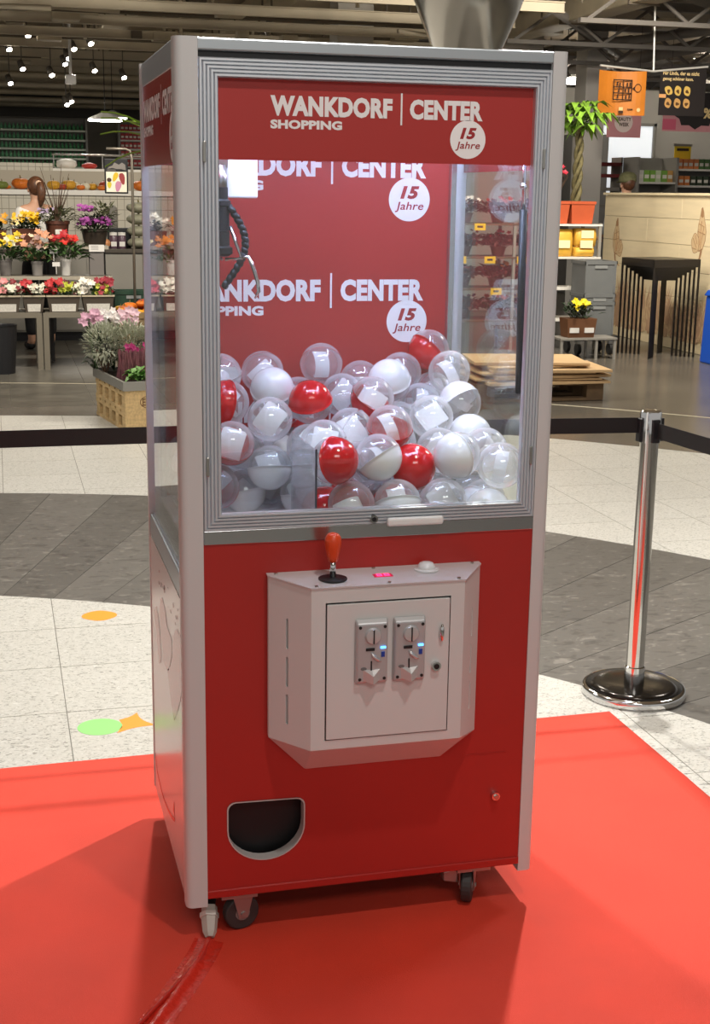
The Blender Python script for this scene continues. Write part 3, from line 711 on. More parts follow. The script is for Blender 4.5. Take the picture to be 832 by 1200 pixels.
# ---- casters
zinc = mat('zinc', '#a9a6a2', .35, .8); tyre = mat('caster_tyre', '#34302f', .55)
for (x, y, s, br) in [(.118, .055, 1, 0), (.662, .055, -1, 1), (.118, .58, 1, 0), (.675, .58, -1, 1)]:
    ca = thing('caster', None, None); ca.parent = mroot; BASE[ca.name] = BASE[mroot.name].copy()
    r = .040; zc = CZ+r; wx = x+.006*s; ang = .45 if br else 1.35
    d_ = Vector((math.cos(ang)*.012, -math.sin(ang)*.012, 0)); c_ = Vector((wx, y-.02, zc))
    B().cyl(c_-d_, c_+d_, r, n=24).build('wheel', tyre, ca, bevel=.004)
    B().cyl(c_-d_*1.12, c_+d_*1.12, r*.42, n=16).build('hub', mat('hub_grey', '#8c8784', .4, .3), ca)
    B().cyl(c_-d_*1.7, c_+d_*1.7, .006, n=10).build('axle_bolt', zinc, ca)
    for q in (-1, 1):
        e = d_*q*1.35; n_ = d_.normalized().cross(Vector((0, 0, 1)))
        p = c_+e; th = d_.normalized()*.0012
        T = [p+n_*.024+Vector((0, 0, .045)), p-n_*.024+Vector((0, 0, .045)), p-n_*.010+Vector((0, 0, -.010)), p+n_*.010+Vector((0, 0, -.010))]
        B().hexa([v_-th for v_ in T], [v_+th for v_ in T]).build('fork', zinc, ca)
    B().box(x-.04, x+.04, y-.045, y+.04, .0935, .1035).build('mounting_plate', zinc, ca)
    if br:
        q = c_-d_*2.6+Vector((-.012, -.012, .012))
        B().hexa([q+Vector((-.022, -.012, .008)), q+Vector((.012, -.012, .0)), q+Vector((.012, .012, .0)), q+Vector((-.022, .012, .008))],
                 [q+Vector((-.022, -.012, .03)), q+Vector((.012, -.012, .034)), q+Vector((.012, .012, .034)), q+Vector((-.022, .012, .03))]).build('brake_pedal', zinc, ca, bevel=.002)
# ---- power lead leaving under the front post, taped down on the carpet
pr_ = thing('power_lead', 'black power lead with pale grey connector under the claw machine', 'cable', (.06, .05, CZ))
B().tube([(.075, .10, .095), (.066, .075, .085), (.058, .052, .065), (.055, .035, .048)], .0125, 12).build('cable', black_pl, pr_, smooth=True)
conn = mat('connector_grey', '#b9b2a8', .45)
b = B(); b.tube([(.056, .046, .062), (.053, .026, .046), (.050, .005, .024), (.049, -.004, .0165)], [.0175, .019, .0155, .010], 6); b.build('connector', conn, pr_)
B().tube([(.0535, .034, .053), (.0525, .026, .0465)], .0215, 6).build('connector_collar', mat('connector_pale', '#cfc9c0', .45), pr_)
B().tube([(.049, -.002, .0175), (.044, -.02, .0150), (.02, -.08, .0150), (-.03, -.15, .015), (-.09, -.23, .015), (-.17, -.34, .015), (-.3, -.52, .015)], .0042, 8).build('lead_on_floor', mat('lead_red', '#c0281c', .4), pr_, smooth=True)
tape_m = mat('red_tape', '#d93222', .14, coat=.8, bump=.55, bscale=55, stretch=(1, 1, 1))
tp_ = []; n = 34
for k in range(n+1):
    t = k/n; y = -.005-.60*t; x = .047-.36*t**1.15; nrm = Vector((.85, -.5, 0)).normalized()
    for q in range(9):
        s_ = (q-4)/4; wv = .034*s_; h = .0105+.0105*math.exp(-(s_/.26)**2)+.0012*math.sin(k*1.7+q*1.1)*(1-abs(s_))
        tp_.append((x+nrm.x*wv, y+nrm.y*wv, h))
B().add(tp_, [(k*9+q, k*9+q+1, (k+1)*9+q+1, (k+1)*9+q) for k in range(n) for q in range(8)]).build('floor_tape', tape_m, smooth=True, label='glossy red tape strip holding a cable to the carpet', cat='tape')
# ---- silver bowl standing on the roof
B().lathe([(0, 0), (.062, 0), (.066, .006), (.075, .03), (.089, .062), (.108, .105), (.121, .14), (.127, .18), (.122, .225), (.126, .235), (.119, .232), (.116, .222), (.121, .18), (.112, .135), (.09, .075), (0, .03)], (.690, .32, 1.8845), 40).build(
    'metal_bowl', mat('bowl_steel', '#b9b2a4', .22, 1, .12, 6), smooth=True, label='silver metal bowl standing on top of the claw machine', cat='bowl')
# ================================================================== capsules heaped in the cabinet
CAPS = [
    (0.166, 0.528, 1.181), (0.27, 0.537, 1.184), (0.159, 0.388, 1.136), (0.274, 0.435, 1.158), (0.351, 0.5, 1.125), (0.414, 0.532, 1.202), (0.351, 0.369, 1.135),
    (0.445, 0.442, 1.139), (0.51, 0.523, 1.159), (0.429, 0.292, 1.08), (0.557, 0.43, 1.173), (0.613, 0.526, 1.177), (0.567, 0.385, 1.078), (0.643, 0.45, 1.111),
    (0.697, 0.566, 1.228), (0.718, 0.462, 1.187), (0.702, 0.545, 1.125), (0.718, 0.377, 1.123), (0.718, 0.295, 1.057), (0.718, 0.191, 1.043), (0.718, 0.088, 1.027),
    (0.531, 0.289, 1.048), (0.623, 0.3, 1.103), (0.493, 0.348, 1.143), (0.495, 0.203, 1.098), (0.249, 0.334, 1.103), (0.43, 0.209, 1.016), (0.159, 0.328, 1.051),
    (0.124, 0.328, 0.952), (0.246, 0.328, 0.992), (0.339, 0.328, 1.039), (0.342, 0.191, 1.071), (0.342, 0.088, 1.051), (0.379, 0.088, 0.953), (0.445, 0.111, 1.05),
    (0.536, 0.151, 1.018), (0.615, 0.216, 1.041), (0.616, 0.088, 1.053), (0.483, 0.088, 0.953), (0.588, 0.088, 0.952), (0.693, 0.088, 0.924), (0.326, 0.338, 0.924),
    (0.2, 0.394, 0.924), (0.436, 0.549, 0.924), (0.718, 0.435, 0.924), (0.718, 0.294, 0.924), (0.423, 0.426, 1.008), (0.082, 0.493, 0.998), (0.282, 0.533, 1.008),
    (0.595, 0.386, 0.924), (0.319, 0.423, 1.002), (0.618, 0.568, 0.993), (0.27, 0.472, 0.924), (0.537, 0.496, 1.001), (0.539, 0.568, 0.924), (0.157, 0.493, 0.924),
    (0.669, 0.476, 1.008), (0.479, 0.454, 0.924), (0.504, 0.186, 0.924), (0.413, 0.259, 0.924), (0.512, 0.375, 0.986), (0.701, 0.539, 0.924), (0.615, 0.286, 0.944),
    (0.156, 0.568, 0.999), (0.082, 0.568, 0.924), (0.082, 0.419, 0.924), (0.718, 0.189, 0.924), (0.342, 0.182, 0.924), (0.428, 0.363, 0.924), (0.387, 0.568, 1.015),
    (0.375, 0.465, 0.924), (0.209, 0.457, 1.008), (0.229, 0.568, 0.924), (0.613, 0.185, 0.924), (0.718, 0.568, 1.023), (0.513, 0.291, 0.924), (0.608, 0.489, 0.924),
    (0.334, 0.568, 0.924), (0.675, 0.364, 0.989),
]
# kind and direction of the coloured half for the ones against the window; the rest follow a seeded draw
KINDS = {0: ('white', (.2, .2, -1)), 2: ('red', (-1, -.25, .2)), 3: ('white', (-.15, -.55, .8)), 6: ('red', (-.25, -.35, .9)), 10: ('white', (-.2, -.5, .8)),
    13: ('white', (.1, -.1, -1)), 14: ('red', (-.9, -.3, -.8)), 17: ('white', (-.3, .5, .6)), 18: ('white', (0, -.9, .35)), 23: ('red', (-.5, .5, -1)), 24: ('red', (0, .4, -1)),
    26: ('dark', (0, 1, -.3)), 27: ('red', (-.2, .8, -1)), 29: ('white', (0, -.3, -1)), 31: ('white', (.3, -.2, -1)), 32: ('red', (.7, -.9, .25)), 33: ('red', (0, 1, -.4)),
    34: ('white', (.5, -.4, -.8)), 35: ('red', (.1, -1, .3)), 37: ('white', (-1, -.45, -.2)), 38: ('white', (0, -.6, -1)), 40: ('white', (0, -.3, 1)), 41: ('white', (0, -.2, -1)), 42: ('white', (.2, -.3, -1)), 28: ('red', (0, 1, -.5))}
CR = .0515
clear_half = thin_glass('capsule_clear', (.975, .975, .98), .23, (.96, .96, .97), .085, .015)
white_half = mat('capsule_white', '#f0f0ef', .16, coat=.4)
red_half = mat('capsule_red', '#c5161a', .14, coat=.5)
paper_m = mat('paper_slip', '#f2f2f0', .7)
def half_mesh(name, flip):
    n, k_ = 28, 9; b = B(); prof = []
    for k in range(k_+1):
        t = PI/2*k/k_; prof.append((max(1e-6, CR*math.cos(t)), CR*math.sin(t)))
    prof = [(CR*1.018, 0), (CR*1.018, .0016)]+[(r, z+.0016) for r, z in prof[:1]]+prof[1:] if not flip else prof
    b2 = B(); vs_ = []
    for r, z in prof: vs_ += [(r*math.cos(2*PI*i/n), r*math.sin(2*PI*i/n), -z if flip else z) for i in range(n)]
    f = [(k*n+i, k*n+(i+1) % n, (k+1)*n+(i+1) % n, (k+1)*n+i) for k in range(len(prof)-1) for i in range(n)]
    if flip: f = [q[::-1] for q in f]
    b2.add(vs_, f); return b2.mesh(name, True)
def slip_mesh(w_, l_, curl):
    b = B(); n = 9
    for s_ in (0, .0004):
        for k in range(n):
            t = (k/(n-1)-.5); a_ = t*curl; R_ = l_/max(curl, .01)
            for q in (-1, 1): b.v.append((R_*math.sin(a_), q*w_/2, R_*(math.cos(a_)-1)+s_+.006))
    m_ = 2*n
    for k in range(n-1):
        b.f.append((2*k, 2*k+1, 2*k+3, 2*k+2)); b.f.append((m_+2*k, m_+2*k+2, m_+2*k+3, m_+2*k+1))
    return b.mesh('paper_slip')
HT = {c: half_mesh('shell_'+c, False) for c in ('white', 'red', 'clear')}; HBm = half_mesh('shell_lower', True)
HT['white'].materials.append(white_half); HT['red'].materials.append(red_half); HT['clear'].materials.append(clear_half); HBm.materials.append(clear_half)
SL = [slip_mesh(.056, .07, .9), slip_mesh(.028, .09, 2.2), slip_mesh(.054, .066, .35), slip_mesh(.022, .088, 2.8), slip_mesh(.04, .07, 1.5)]
for s_ in SL: s_.materials.append(paper_m)
bun = B()
for k in range(5): bun.hexa(rotv([(-.022, -.008+k*.004-.001, -.022), (.022, -.008+k*.004-.001, -.022), (.022, -.008+k*.004+.001, -.022), (-.022, -.008+k*.004+.001, -.022)], (0, 0), .3*k),
                            rotv([(-.018, -.008+k*.004-.001, .02), (.02, -.008+k*.004-.001, .024), (.02, -.008+k*.004+.001, .024), (-.018, -.008+k*.004+.001, .02)], (0, 0), .3*k))
bun_me = bun.mesh('wrapped_prize'); bun_me.materials.append(mat('prize_dark', '#2c3130', .5, 0, .4, 60))
CL = {'white': 'capsule with one opaque white half and one clear half, in the claw machine', 'red': 'capsule with one glossy red half and one clear half, in the claw machine',
      'clear': 'fully clear capsule holding a white paper slip, in the claw machine', 'dark': 'clear capsule holding a dark wrapped prize, in the claw machine'}
rc = random.Random(11)
for i, p in enumerate(CAPS):
    if i in KINDS: kd, ax = KINDS[i]
    elif i < 43: kd, ax = 'clear', (rc.uniform(-.5, .5), rc.uniform(-1, 1), rc.uniform(.1, 1))
    else: kd, ax = rc.choice(['white', 'white', 'red', 'clear']), (rc.uniform(-1, 1), rc.uniform(-1, 1), rc.uniform(-1, 1))
    c = thing('capsule', CL[kd], 'capsule', p, 0, None if kd == 'dark' else kd+' capsules in the claw machine', world=False)
    c.rotation_euler = Vector(ax).to_track_quat('Z', 'Y').to_euler()
    for nm, me in (('shell_half', HT['clear' if kd == 'dark' else kd]), ('shell_half', HBm)):
        o = bpy.data.objects.new(nm, me); COL.objects.link(o); o.parent = c
    if kd == 'dark':
        o = bpy.data.objects.new('wrapped_prize', bun_me); COL.objects.link(o); o.parent = c
    elif i < 60:
        o = bpy.data.objects.new('paper_slip', rc.choice(SL)); COL.objects.link(o); o.parent = c
        # the slip lies facing the window, at the capsule's own random tilt
        q = Vector((rc.uniform(-.5, .5), -1, rc.uniform(-.2, .8))); q = c.rotation_euler.to_matrix().inverted() @ q
        o.rotation_euler = q.to_track_quat('Z', 'Y').to_euler(); o.rotation_euler.rotate_axis('Z', rc.uniform(0, 3.1))
# ================================================================== stanchions and belts
def stanchion(x, y, label, z=0.0):
    r = thing('belt_stanchion', label, 'stanchion', (x, y, z), group='belt barrier posts')
    B().lathe([(.168, 0), (.170, .004), (.170, .024), (.166, .029), (.160, .031)], (x, y, z), 48).build('base_rim', chrome, r, auto=.7)
    B().lathe([(.161, .0305), (.12, .038), (.06, .042), (.031, .0425)], (x, y, z), 48).build('base_cover', mat('base_black_gloss', '#3a3632', .16, .75), r, smooth=True)
    B().lathe([(.033, .040), (.033, .095), (.030, .098)], (x, y, z), 28).build('collar', chrome, r, auto=.7)
    B().cyl((x, y, z+.042), (x, y, z+.86), .0295, n=28, caps=False).build('pole', mat('pole_chrome', '#d8d6d2', .12, 1), r, smooth=True)
    B().lathe([(.0345, .845), (.0345, .938), (.033, .944), (.025, .948), (0, .949)], (x, y, z), 28).build('head', chrome, r, auto=.7)
    for a_ in range(4):
        t = a_*PI/2+.05; d_ = Vector((math.cos(t), math.sin(t), 0)); n_ = Vector((-d_.y, d_.x, 0)); p = Vector((x, y, 0))+d_*.036
        B().hexa([p-n_*.013-d_*.006+Vector((0, 0, z+.848)), p+n_*.013-d_*.006+Vector((0, 0, z+.848)), p+n_*.013+d_*.007+Vector((0, 0, z+.848)), p-n_*.013+d_*.007+Vector((0, 0, z+.848))],
                 [p-n_*.013-d_*.006+Vector((0, 0, z+.922)), p+n_*.013-d_*.006+Vector((0, 0, z+.922)), p+n_*.013+d_*.007+Vector((0, 0, z+.922)), p-n_*.013+d_*.007+Vector((0, 0, z+.922))]).build('belt_clip', black_pl, r, bevel=.002)
    return r
stanchion(1.642, 1.205, 'chrome belt post with round base beside the claw machine', .006)
stanchion(-1.75, 1.24, 'chrome belt post at the far end of the long black belt', .006)
stanchion(1.93, -.75, 'chrome belt post at the near end of the short black belt', .006)
belt_m = mat('belt_webbing', '#141313', .7, 0, 0, 1, .15, 400)
def belt(p, q, z, sag, label):
    b = B(); n = 24; v_ = []; d_ = (Vector(q)-Vector(p)).normalized(); nn = Vector((-d_.y, d_.x, 0))*.0008
    for k in range(n+1):
        t = k/n; c = Vector(p).lerp(Vector(q), t); dz = -sag*4*t*(1-t)
        for o_ in (-nn, nn):
            v_ += [(c.x+o_.x, c.y+o_.y, z-.0245+dz), (c.x+o_.x, c.y+o_.y, z+.0245+dz)]
    f = []
    for k in range(n):
        i = 4*k; f += [(i, i+4, i+5, i+1), (i+2, i+3, i+7, i+6), (i+1, i+5, i+7, i+3), (i, i+2, i+6, i+4)]
    b.add(v_, f).build('barrier_belt', belt_m, label=label, cat='belt')
belt((-1.71, 1.24, 0), (1.599, 1.207, 0), .906, -.012, 'long black barrier belt stretched behind the claw machine')
belt((1.648, 1.162, 0), (1.925, -.708, 0), .893, .008, 'black barrier belt running from the chrome post toward the carpet front')

# ================================================================== right: pallet with cardboard
wood = mat('pallet_wood', '#b08f5f', .75, 0, .22, 9, stretch=(1, 8, 8))
wood_d = mat('pallet_wood_dark', '#715a40', .8, 0, .25, 9)
def pallet(name, label, x0, x1, y0, y1, z0, m_, group=None):
    r = thing(name, label, 'pallet', ((x0+x1)/2, (y0+y1)/2, z0), group=group)
    L_ = x1-x0; w_ = y1-y0
    for k in range(3):
        y = y0+(w_-.1)*k/2
        B().box(x0, x1, y, y+.1, z0, z0+.022).build('skid_board', m_, r)
        for q in range(3):
            x = x0+(L_-.145)*q/2
            B().box(x, x+.145, y, y+.1, z0+.022, z0+.1).build('block', m_, r)
    for q in range(3):
        x = x0+(L_-.145)*q/2; B().box(x, x+.145, y0, y1, z0+.1, z0+.122).build('stringer_board', m_, r)
    for k in range(5):
        y = y0+(w_-.12)*k/4; B().box(x0, x1, y, y+.12, z0+.122, z0+.144).build('deck_board', m_, r)
    return r
pallet('pallet', 'dark wooden pallet under loose cardboard sheets', 3.3, 4.38, 7.44, 8.1, .0022, wood_d)
card = mat('cardboard', '#c2a277', .8, 0, .08, 4, obj_var=.1)
zc_ = .1465
for k, (x0, x1, y0, y1, rz, t) in enumerate([(3.36, 4.40, 7.36, 8.05, .02, .022), (3.30, 4.36, 7.42, 8.1, -.05, .012), (3.42, 4.42, 7.40, 8.0, .06, .026), (3.34, 4.30, 7.42, 8.1, -.02, .012), (3.44, 4.43, 7.38, 7.98, -.07, .024), (3.4, 4.25, 7.46, 8.05, .12, .014), (3.36, 4.3, 7.5, 8.1, -.16, .022)]):
    b = B(); c = ((x0+x1)/2, (y0+y1)/2)
    lo_ = rotv([(x0, y0, zc_), (x1, y0, zc_), (x1, y1, zc_), (x0, y1, zc_)], c, rz); hi_ = rotv([(x0, y0, zc_+t), (x1, y0, zc_+t*.8), (x1, y1, zc_+t), (x0, y1, zc_+t*1.1)], c, rz)
    b.hexa(lo_, hi_); zc_ += t*1.1+.003
    b.build('cardboard_sheet', card, label=['bottom cardboard sheet lying straight on the dark pallet', 'second cardboard sheet up from the dark pallet', 'third cardboard sheet up from the dark pallet', 'middle cardboard sheet of the loose stack on the dark pallet', 'third cardboard sheet down from the top of the loose stack', 'cardboard sheet just under the top one of the loose stack', 'topmost cardboard sheet lying askew on the loose stack'][k], cat='cardboard', group='cardboard sheets on the dark pallet')

# ================================================================== plants
def foliage(b, c, n, r, h, ll, lw, up=.6):
    for _ in range(n):
        a_ = random.uniform(0, 2*PI); q = r*math.sqrt(random.random()); z = h*random.random()
        d_ = Vector((math.cos(a_)*(.4+q/r), math.sin(a_)*(.4+q/r), up*random.uniform(.2, 1.4)))
        b.leaf((c[0]+q*math.cos(a_), c[1]+q*math.sin(a_), c[2]+z), d_, ll*random.uniform(.7, 1.2), lw*random.uniform(.7, 1.2), .2, random.uniform(-.1, .4))
    return b
def blossoms(b, c, n, r, h, fr_, sp=1.0, up=.5):
    for _ in range(n):
        a_ = random.uniform(0, 2*PI); q = r*math.sqrt(random.random()); z = h*random.uniform(.6, 1.1)
        b.flower((c[0]+q*math.cos(a_), c[1]+q*math.sin(a_)*sp, c[2]+z), (random.uniform(-.5, .5), -1+random.uniform(-.3, .5), up+random.random()), fr_*random.uniform(.7, 1.2), 5)
    return b
def fm(hexc): return mat('petal_'+hexc, '#'+hexc, .6, 0, .12, 30)
leaf_g = mat('leaf_green', '#3c5a2c', .55, 0, .25, 20); leaf_d = mat('leaf_dark', '#26361f', .6, 0, .3, 20); leaf_l = mat('leaf_light', '#6f9a35', .45, 0, .25, 15)
leaf_s = mat('leaf_silver', '#a9ac97', .8, 0, .2, 25); leaf_r = mat('leaf_red_brown', '#5a2a22', .55, 0, .35, 18); twig = mat('twig', '#4a3526', .8)
terra = mat('terracotta', '#b5502a', .6, 0, .08, 6); brown_pot = mat('brown_glaze', '#5b3426', .4, 0, .12, 9); soil = mat('soil', '#2c2119', .95)
white_pot = mat('white_pot', '#d6d3cd', .5); grey_pot = mat('grey_pot', '#6f6a66', .6)
def round_pot(r, x, y, z, rt, rb, h, m_):
    B().lathe([(0, 0), (rb, 0), (rt*.97, h*.86), (rt*1.06, h*.87), (rt*1.06, h), (rt*.95, h), (rt*.93, h*.88), (0, h*.88)], (x, y, z), 22).build('pot', m_, r, auto=.6)
def potted(name, label, x, y, z, rt, rb, h, pm, leaves, flowers, group=None, lm=None):
    r = thing(name, label, 'plant', (x, y, z), group=group); round_pot(r, x, y, z, rt, rb, h, pm)
    n, rr_, hh, ll, lw = leaves; b = B(); foliage(b, (x, y, z+h*.9), n, rr_, hh, ll, lw); b.build('foliage', lm or leaf_g, r, kind='stuff')
    for (n, col, rr_, hh, fr_) in flowers:
        b = B(); blossoms(b, (x, y, z+h*.95), n, rr_, hh, fr_); b.build('blossoms', fm(col), r, kind='stuff')
    return r
# ------------------------------------------------------------------ right: metal plant shelf, its plants and the money tree
sh = thing('plant_shelf', 'tall white metal shelf unit carrying potted plants and yellow bags', 'shelf', (4.85, 11.1, 0))
shelf_w = mat('shelf_white', '#dcd8cf', .45)
for x in (3.92, 4.9, 5.86):
    for y in (10.92, 11.36): B().box(x-.015, x+.015, y-.015, y+.015, 0, 1.335).build('upright', grey_metal, sh)
for z in (.33, .66, .985, 1.325):
    B().box(3.9, 5.2, 10.9, 11.38, z-.02, z).build('shelf_board', mat('shelf_brown', '#5b4636', .6), sh); B().box(5.2, 5.88, 10.9, 11.38, z-.02, z).build('shelf_board', shelf_w, sh)
tagy = mat('price_yellow', '#e8b822', .5)
ptags = [(4.22, 1.29), (4.5, 1.29), (4.3, .955), (4.62, .955), (4.98, .955), (4.15, .63), (4.7, .63)]
for k, (x, z) in enumerate(ptags):
    t = B().box(x-.06, x+.06, 10.872, 10.878, z-.035, z+.035).build('price_tag', tagy, label='yellow price tag clipped to the plant shelf edge', cat='price tag', group='yellow price tags on the plant shelf')
    B().box(x-.02, x+.02, 10.878, 10.9, z+.0, z+.03).build('clip', black_pl, t)
    B().box(x-.03, x+.03, 10.8708, 10.872, z-.008, z+.012).build('price_print', black_pl, t)
k = 0
for z, cols in ((.333, ['c8a035', '8a3a5a', 'b9472c']), (.663, ['c9b06a', '9c2f28', 'd08a2a']), (.988, ['7a2230', '8c3a2a', 'b03040']), (1.328, ['a33040', 'd8c9c0', '8a2c2a'])):
    for i in range(4 if z < 1.2 else 4):
        x = 4.06+.34*i+.05*random.random(); y = 11.08+.06*random.random()
        lab = {.333: 'low flowering plant in terracotta pot on the bottom shelf of the white plant rack', .663: 'flowering plant in terracotta pot on the second shelf of the white plant rack',
               .988: 'dark red leaved plant on the third shelf of the white plant rack', 1.328: 'dark red leaved plant on the top shelf of the white plant rack'}[z]
        potted('potted_plant', lab, x, y, z, .085, .06, .10, brown_pot if i % 3 else terra, (170, .13, .10, .10, .06), [(12, cols[i % 3], .14, .15, .028)],
               group='plants on rack shelf at %.2f m' % z, lm=leaf_r if z > .6 or i % 2 else leaf_d); k += 1
# yellow bags
bag_m = mat('bag_yellow', '#d9a93c', .5, 0, .12, 8)
def bag(x0, x1, y0, y1, z0, z1, label):
    r = thing('soil_bag', label, 'bag', ((x0+x1)/2, (y0+y1)/2, z0), group='yellow bags on the plant shelf'); b = B(); n = 8; k_ = 7
    v_ = []
    for k in range(k_):
        t = k/(k_-1); pin = .35+.65*math.sin(PI*min(max(t, .06), .94))**.5; z = z0+(z1-z0)*t
        for i in range(n*2):
            a_ = 2*PI*i/(n*2); cx_ = abs(math.cos(a_))**.5*math.copysign(1, math.cos(a_)); sy_ = abs(math.sin(a_))**.5*math.copysign(1, math.sin(a_))
            v_.append(((x0+x1)/2+cx_*(x1-x0)/2*(.94+.06*pin), (y0+y1)/2+sy_*(y1-y0)/2*pin, z))
    N_ = n*2; f = [(k*N_+i, k*N_+(i+1) % N_, (k+1)*N_+(i+1) % N_, (k+1)*N_+i) for k in range(k_-1) for i in range(N_)]+[tuple(range(N_))[::-1], tuple(range((k_-1)*N_, k_*N_))]
    b.add(v_, f).build('sack', bag_m, r, smooth=True)
    xm = (x0+x1)/2; B().box(xm-.07, xm+.07, y0-.004, y0+.01, z0+.09, z0+.17).build('printed_label', mat('bag_print', '#efe0b0', .6), r)
    return r
bag(5.34, 5.58, 10.93, 11.12, .987, 1.27, 'upright yellow bag with pale label beside a taller yellow bag')
bag(5.60, 5.85, 10.93, 11.12, 1.09, 1.28, 'yellow bag lying on top of a folded yellow bag')
bag(5.60, 5.83, 10.92, 11.14, .987, 1.085, 'folded yellow bag at the bottom of the two bag pile')
# money tree in a square terracotta pot, a second pot beside it
def square_pot(r, x0, x1, y0, y1, z0, z1, m_):
    s_ = .02; B().hexa([(x0+s_, y0+s_, z0), (x1-s_, y0+s_, z0), (x1-s_, y1-s_, z0), (x0+s_, y1-s_, z0)], [(x0, y0, z1-.02), (x1, y0, z1-.02), (x1, y1, z1-.02), (x0, y1, z1-.02)]).build('pot', m_, r, bevel=.006)
    e = .006; b = B(); b.box(x0-e, x1+e, y0-e, y0+.012, z1-.03, z1); b.box(x0-e, x1+e, y1-.012, y1+e, z1-.03, z1); b.box(x0-e, x0+.012, y0, y1, z1-.03, z1); b.box(x1-.012, x1+e, y0, y1, z1-.03, z1)
    b.build('pot_rim', m_, r); B().box(x0+.012, x1-.012, y0+.012, y1-.012, z1-.02, z1-.014).build('soil', soil, r)
mt = thing('money_tree', 'tall money tree with braided trunk in square orange pot', 'plant', (5.67, 11.06, 1.327))
square_pot(mt, 5.53, 5.80, 10.93, 11.2, 1.327, 1.56, terra)
for k in range(3):
    pts = []
    for i in range(40):
        t = i/39; a_ = t*11+k*2*PI/3; rb_ = .036-.010*t; pts.append((5.63+rb_*math.cos(a_)+.01*t, 11.06+rb_*math.sin(a_), 1.545+.80*t))
    B().tube(pts, [.027-.007*i/39 for i in range(40)], 8).build('stem', mat('trunk_green_brown', '#5c5434', .8, 0, .3, 30), mt, smooth=True)
rl = random.Random(5); big_leaf = mat('leaf_money_tree', '#78a038', .35, 0, .28, 12, obj_var=.3)
for k in range(17):
    a_ = k*2.4+rl.random()*.5; el = rl.uniform(-.35, 1.2); ln = rl.uniform(.10, .27)
    s0 = Vector((5.64, 11.06, 2.33+.06*rl.random())); d_ = Vector((math.cos(a_)*math.cos(el), math.sin(a_)*math.cos(el), math.sin(el))); tip = s0+d_*ln
    lf = B().tube([s0, s0+d_*ln*.6+Vector((0, 0, .012)), tip], .005, 5).build('leaf_stalk', leaf_g, mt)
    for q in range(6):
        t = q*2*PI/6+rl.random()*.4; h = (Vector((math.cos(t), math.sin(t), -.15))+d_*.35).normalized()
        B().leaf(tip, h, rl.uniform(.15, .23), .085, .16, rl.uniform(.2, .6)).build('leaflet', big_leaf, lf, smooth=True)
sp2 = thing('square_planter', 'square orange pot with spindly dry plant beside the money tree', 'plant', (5.40, 11.06, 1.327))
square_pot(sp2, 5.27, 5.515, 10.93, 11.2, 1.327, 1.56, terra)
b = B()
for k in range(16): a_ = rl.uniform(0, 6.3); b.tube([(5.4, 11.06, 1.545), (5.4+.05*math.cos(a_), 11.06+.05*math.sin(a_), 1.68), (5.4+.12*math.cos(a_), 11.06+.12*math.sin(a_), 1.75+.2*rl.random())], .004, 5)
b.build('stems', twig, sp2, kind='stuff')
b = B(); blossoms(b, (5.40, 11.0, 1.7), 9, .08, .2, .035); b.build('blossoms', fm('b0283a'), sp2, kind='stuff')
# dolly with grey crates
dl = thing('crate_dolly', 'black wheeled dolly under the grey stacking crates', 'dolly', (5.66, 10.62, 0))
B().box(5.42, 5.9, 10.42, 10.82, .15, .20).build('deck', black_pl, dl, bevel=.01)
for x in (5.48, 5.84):
    for y in (10.48, 10.76):
        B().cyl((x-.018, y, .06), (x+.018, y, .06), .06, n=18).build('wheel', mat('dolly_wheel', '#242220', .5), dl, bevel=.004)
        B().box(x-.026, x+.026, y-.03, y+.03, .115, .155).build('fork', steel, dl)
crate_m = mat('crate_grey', '#6d6f6e', .5, 0, .05, 5)
def crate(x0, x1, y0, y1, z0, z1, label, m_=crate_m):
    r = thing('stacking_crate', label, 'crate', ((x0+x1)/2, (y0+y1)/2, z0)); t = .012; b = B()
    b.box(x0+.01, x1-.01, y0+.01, y1-.01, z0, z0+.012); b.box(x0+.008, x1-.008, y0+.008, y0+.02, z0, z1); b.box(x0+.008, x1-.008, y1-.02, y1-.008, z0, z1); b.box(x0+.008, x0+.02, y0+.02, y1-.02, z0, z1); b.box(x1-.02, x1-.008, y0+.02, y1-.02, z0, z1)
    b.build('body', m_, r)
    b = B(); b.box(x0, x1, y0, y0+.008, z1-.035, z1); b.box(x0, x1, y1-.008, y1, z1-.035, z1); b.box(x0, x0+.008, y0, y1, z1-.035, z1); b.box(x1-.008, x1, y0, y1, z1-.035, z1)
    b.build('rim', m_, r)
    for x in (x0+.01, x1-.03): B().box(x, x+.02, y0, y0+.01, z0+.01, z1-.035).build('corner_rib', m_, r)
    B().box((x0+x1)/2-.07, (x0+x1)/2+.07, y0-.003, y0+.01, z1-.075, z1-.045).build('handle', mat('crate_light', '#8a8c8a', .5), r)
    return r
crate(5.5, 5.86, 10.44, 10.8, .20, .55, 'grey crate at the bottom of the stack on the dolly')
crate(5.5, 5.86, 10.44, 10.8, .55, .63, 'shallow grey crate in the middle of the dolly stack')
crate(5.5, 5.86, 10.44, 10.8, .63, .965, 'grey crate on top of the stack on the dolly')
ft = thing('low_plant_stand', 'low grey metal stand holding a brown flower box', 'stand', (5.42, 10.2, 0))
B().box(5.1, 5.72, 10.05, 10.35, .20, .22).build('top', grey_metal, ft)
for x in (5.12, 5.70, 5.5):
    for y in (10.07, 10.33): B().box(x-.012, x+.012, y-.012, y+.012, 0, .20).build('leg', grey_metal, ft)
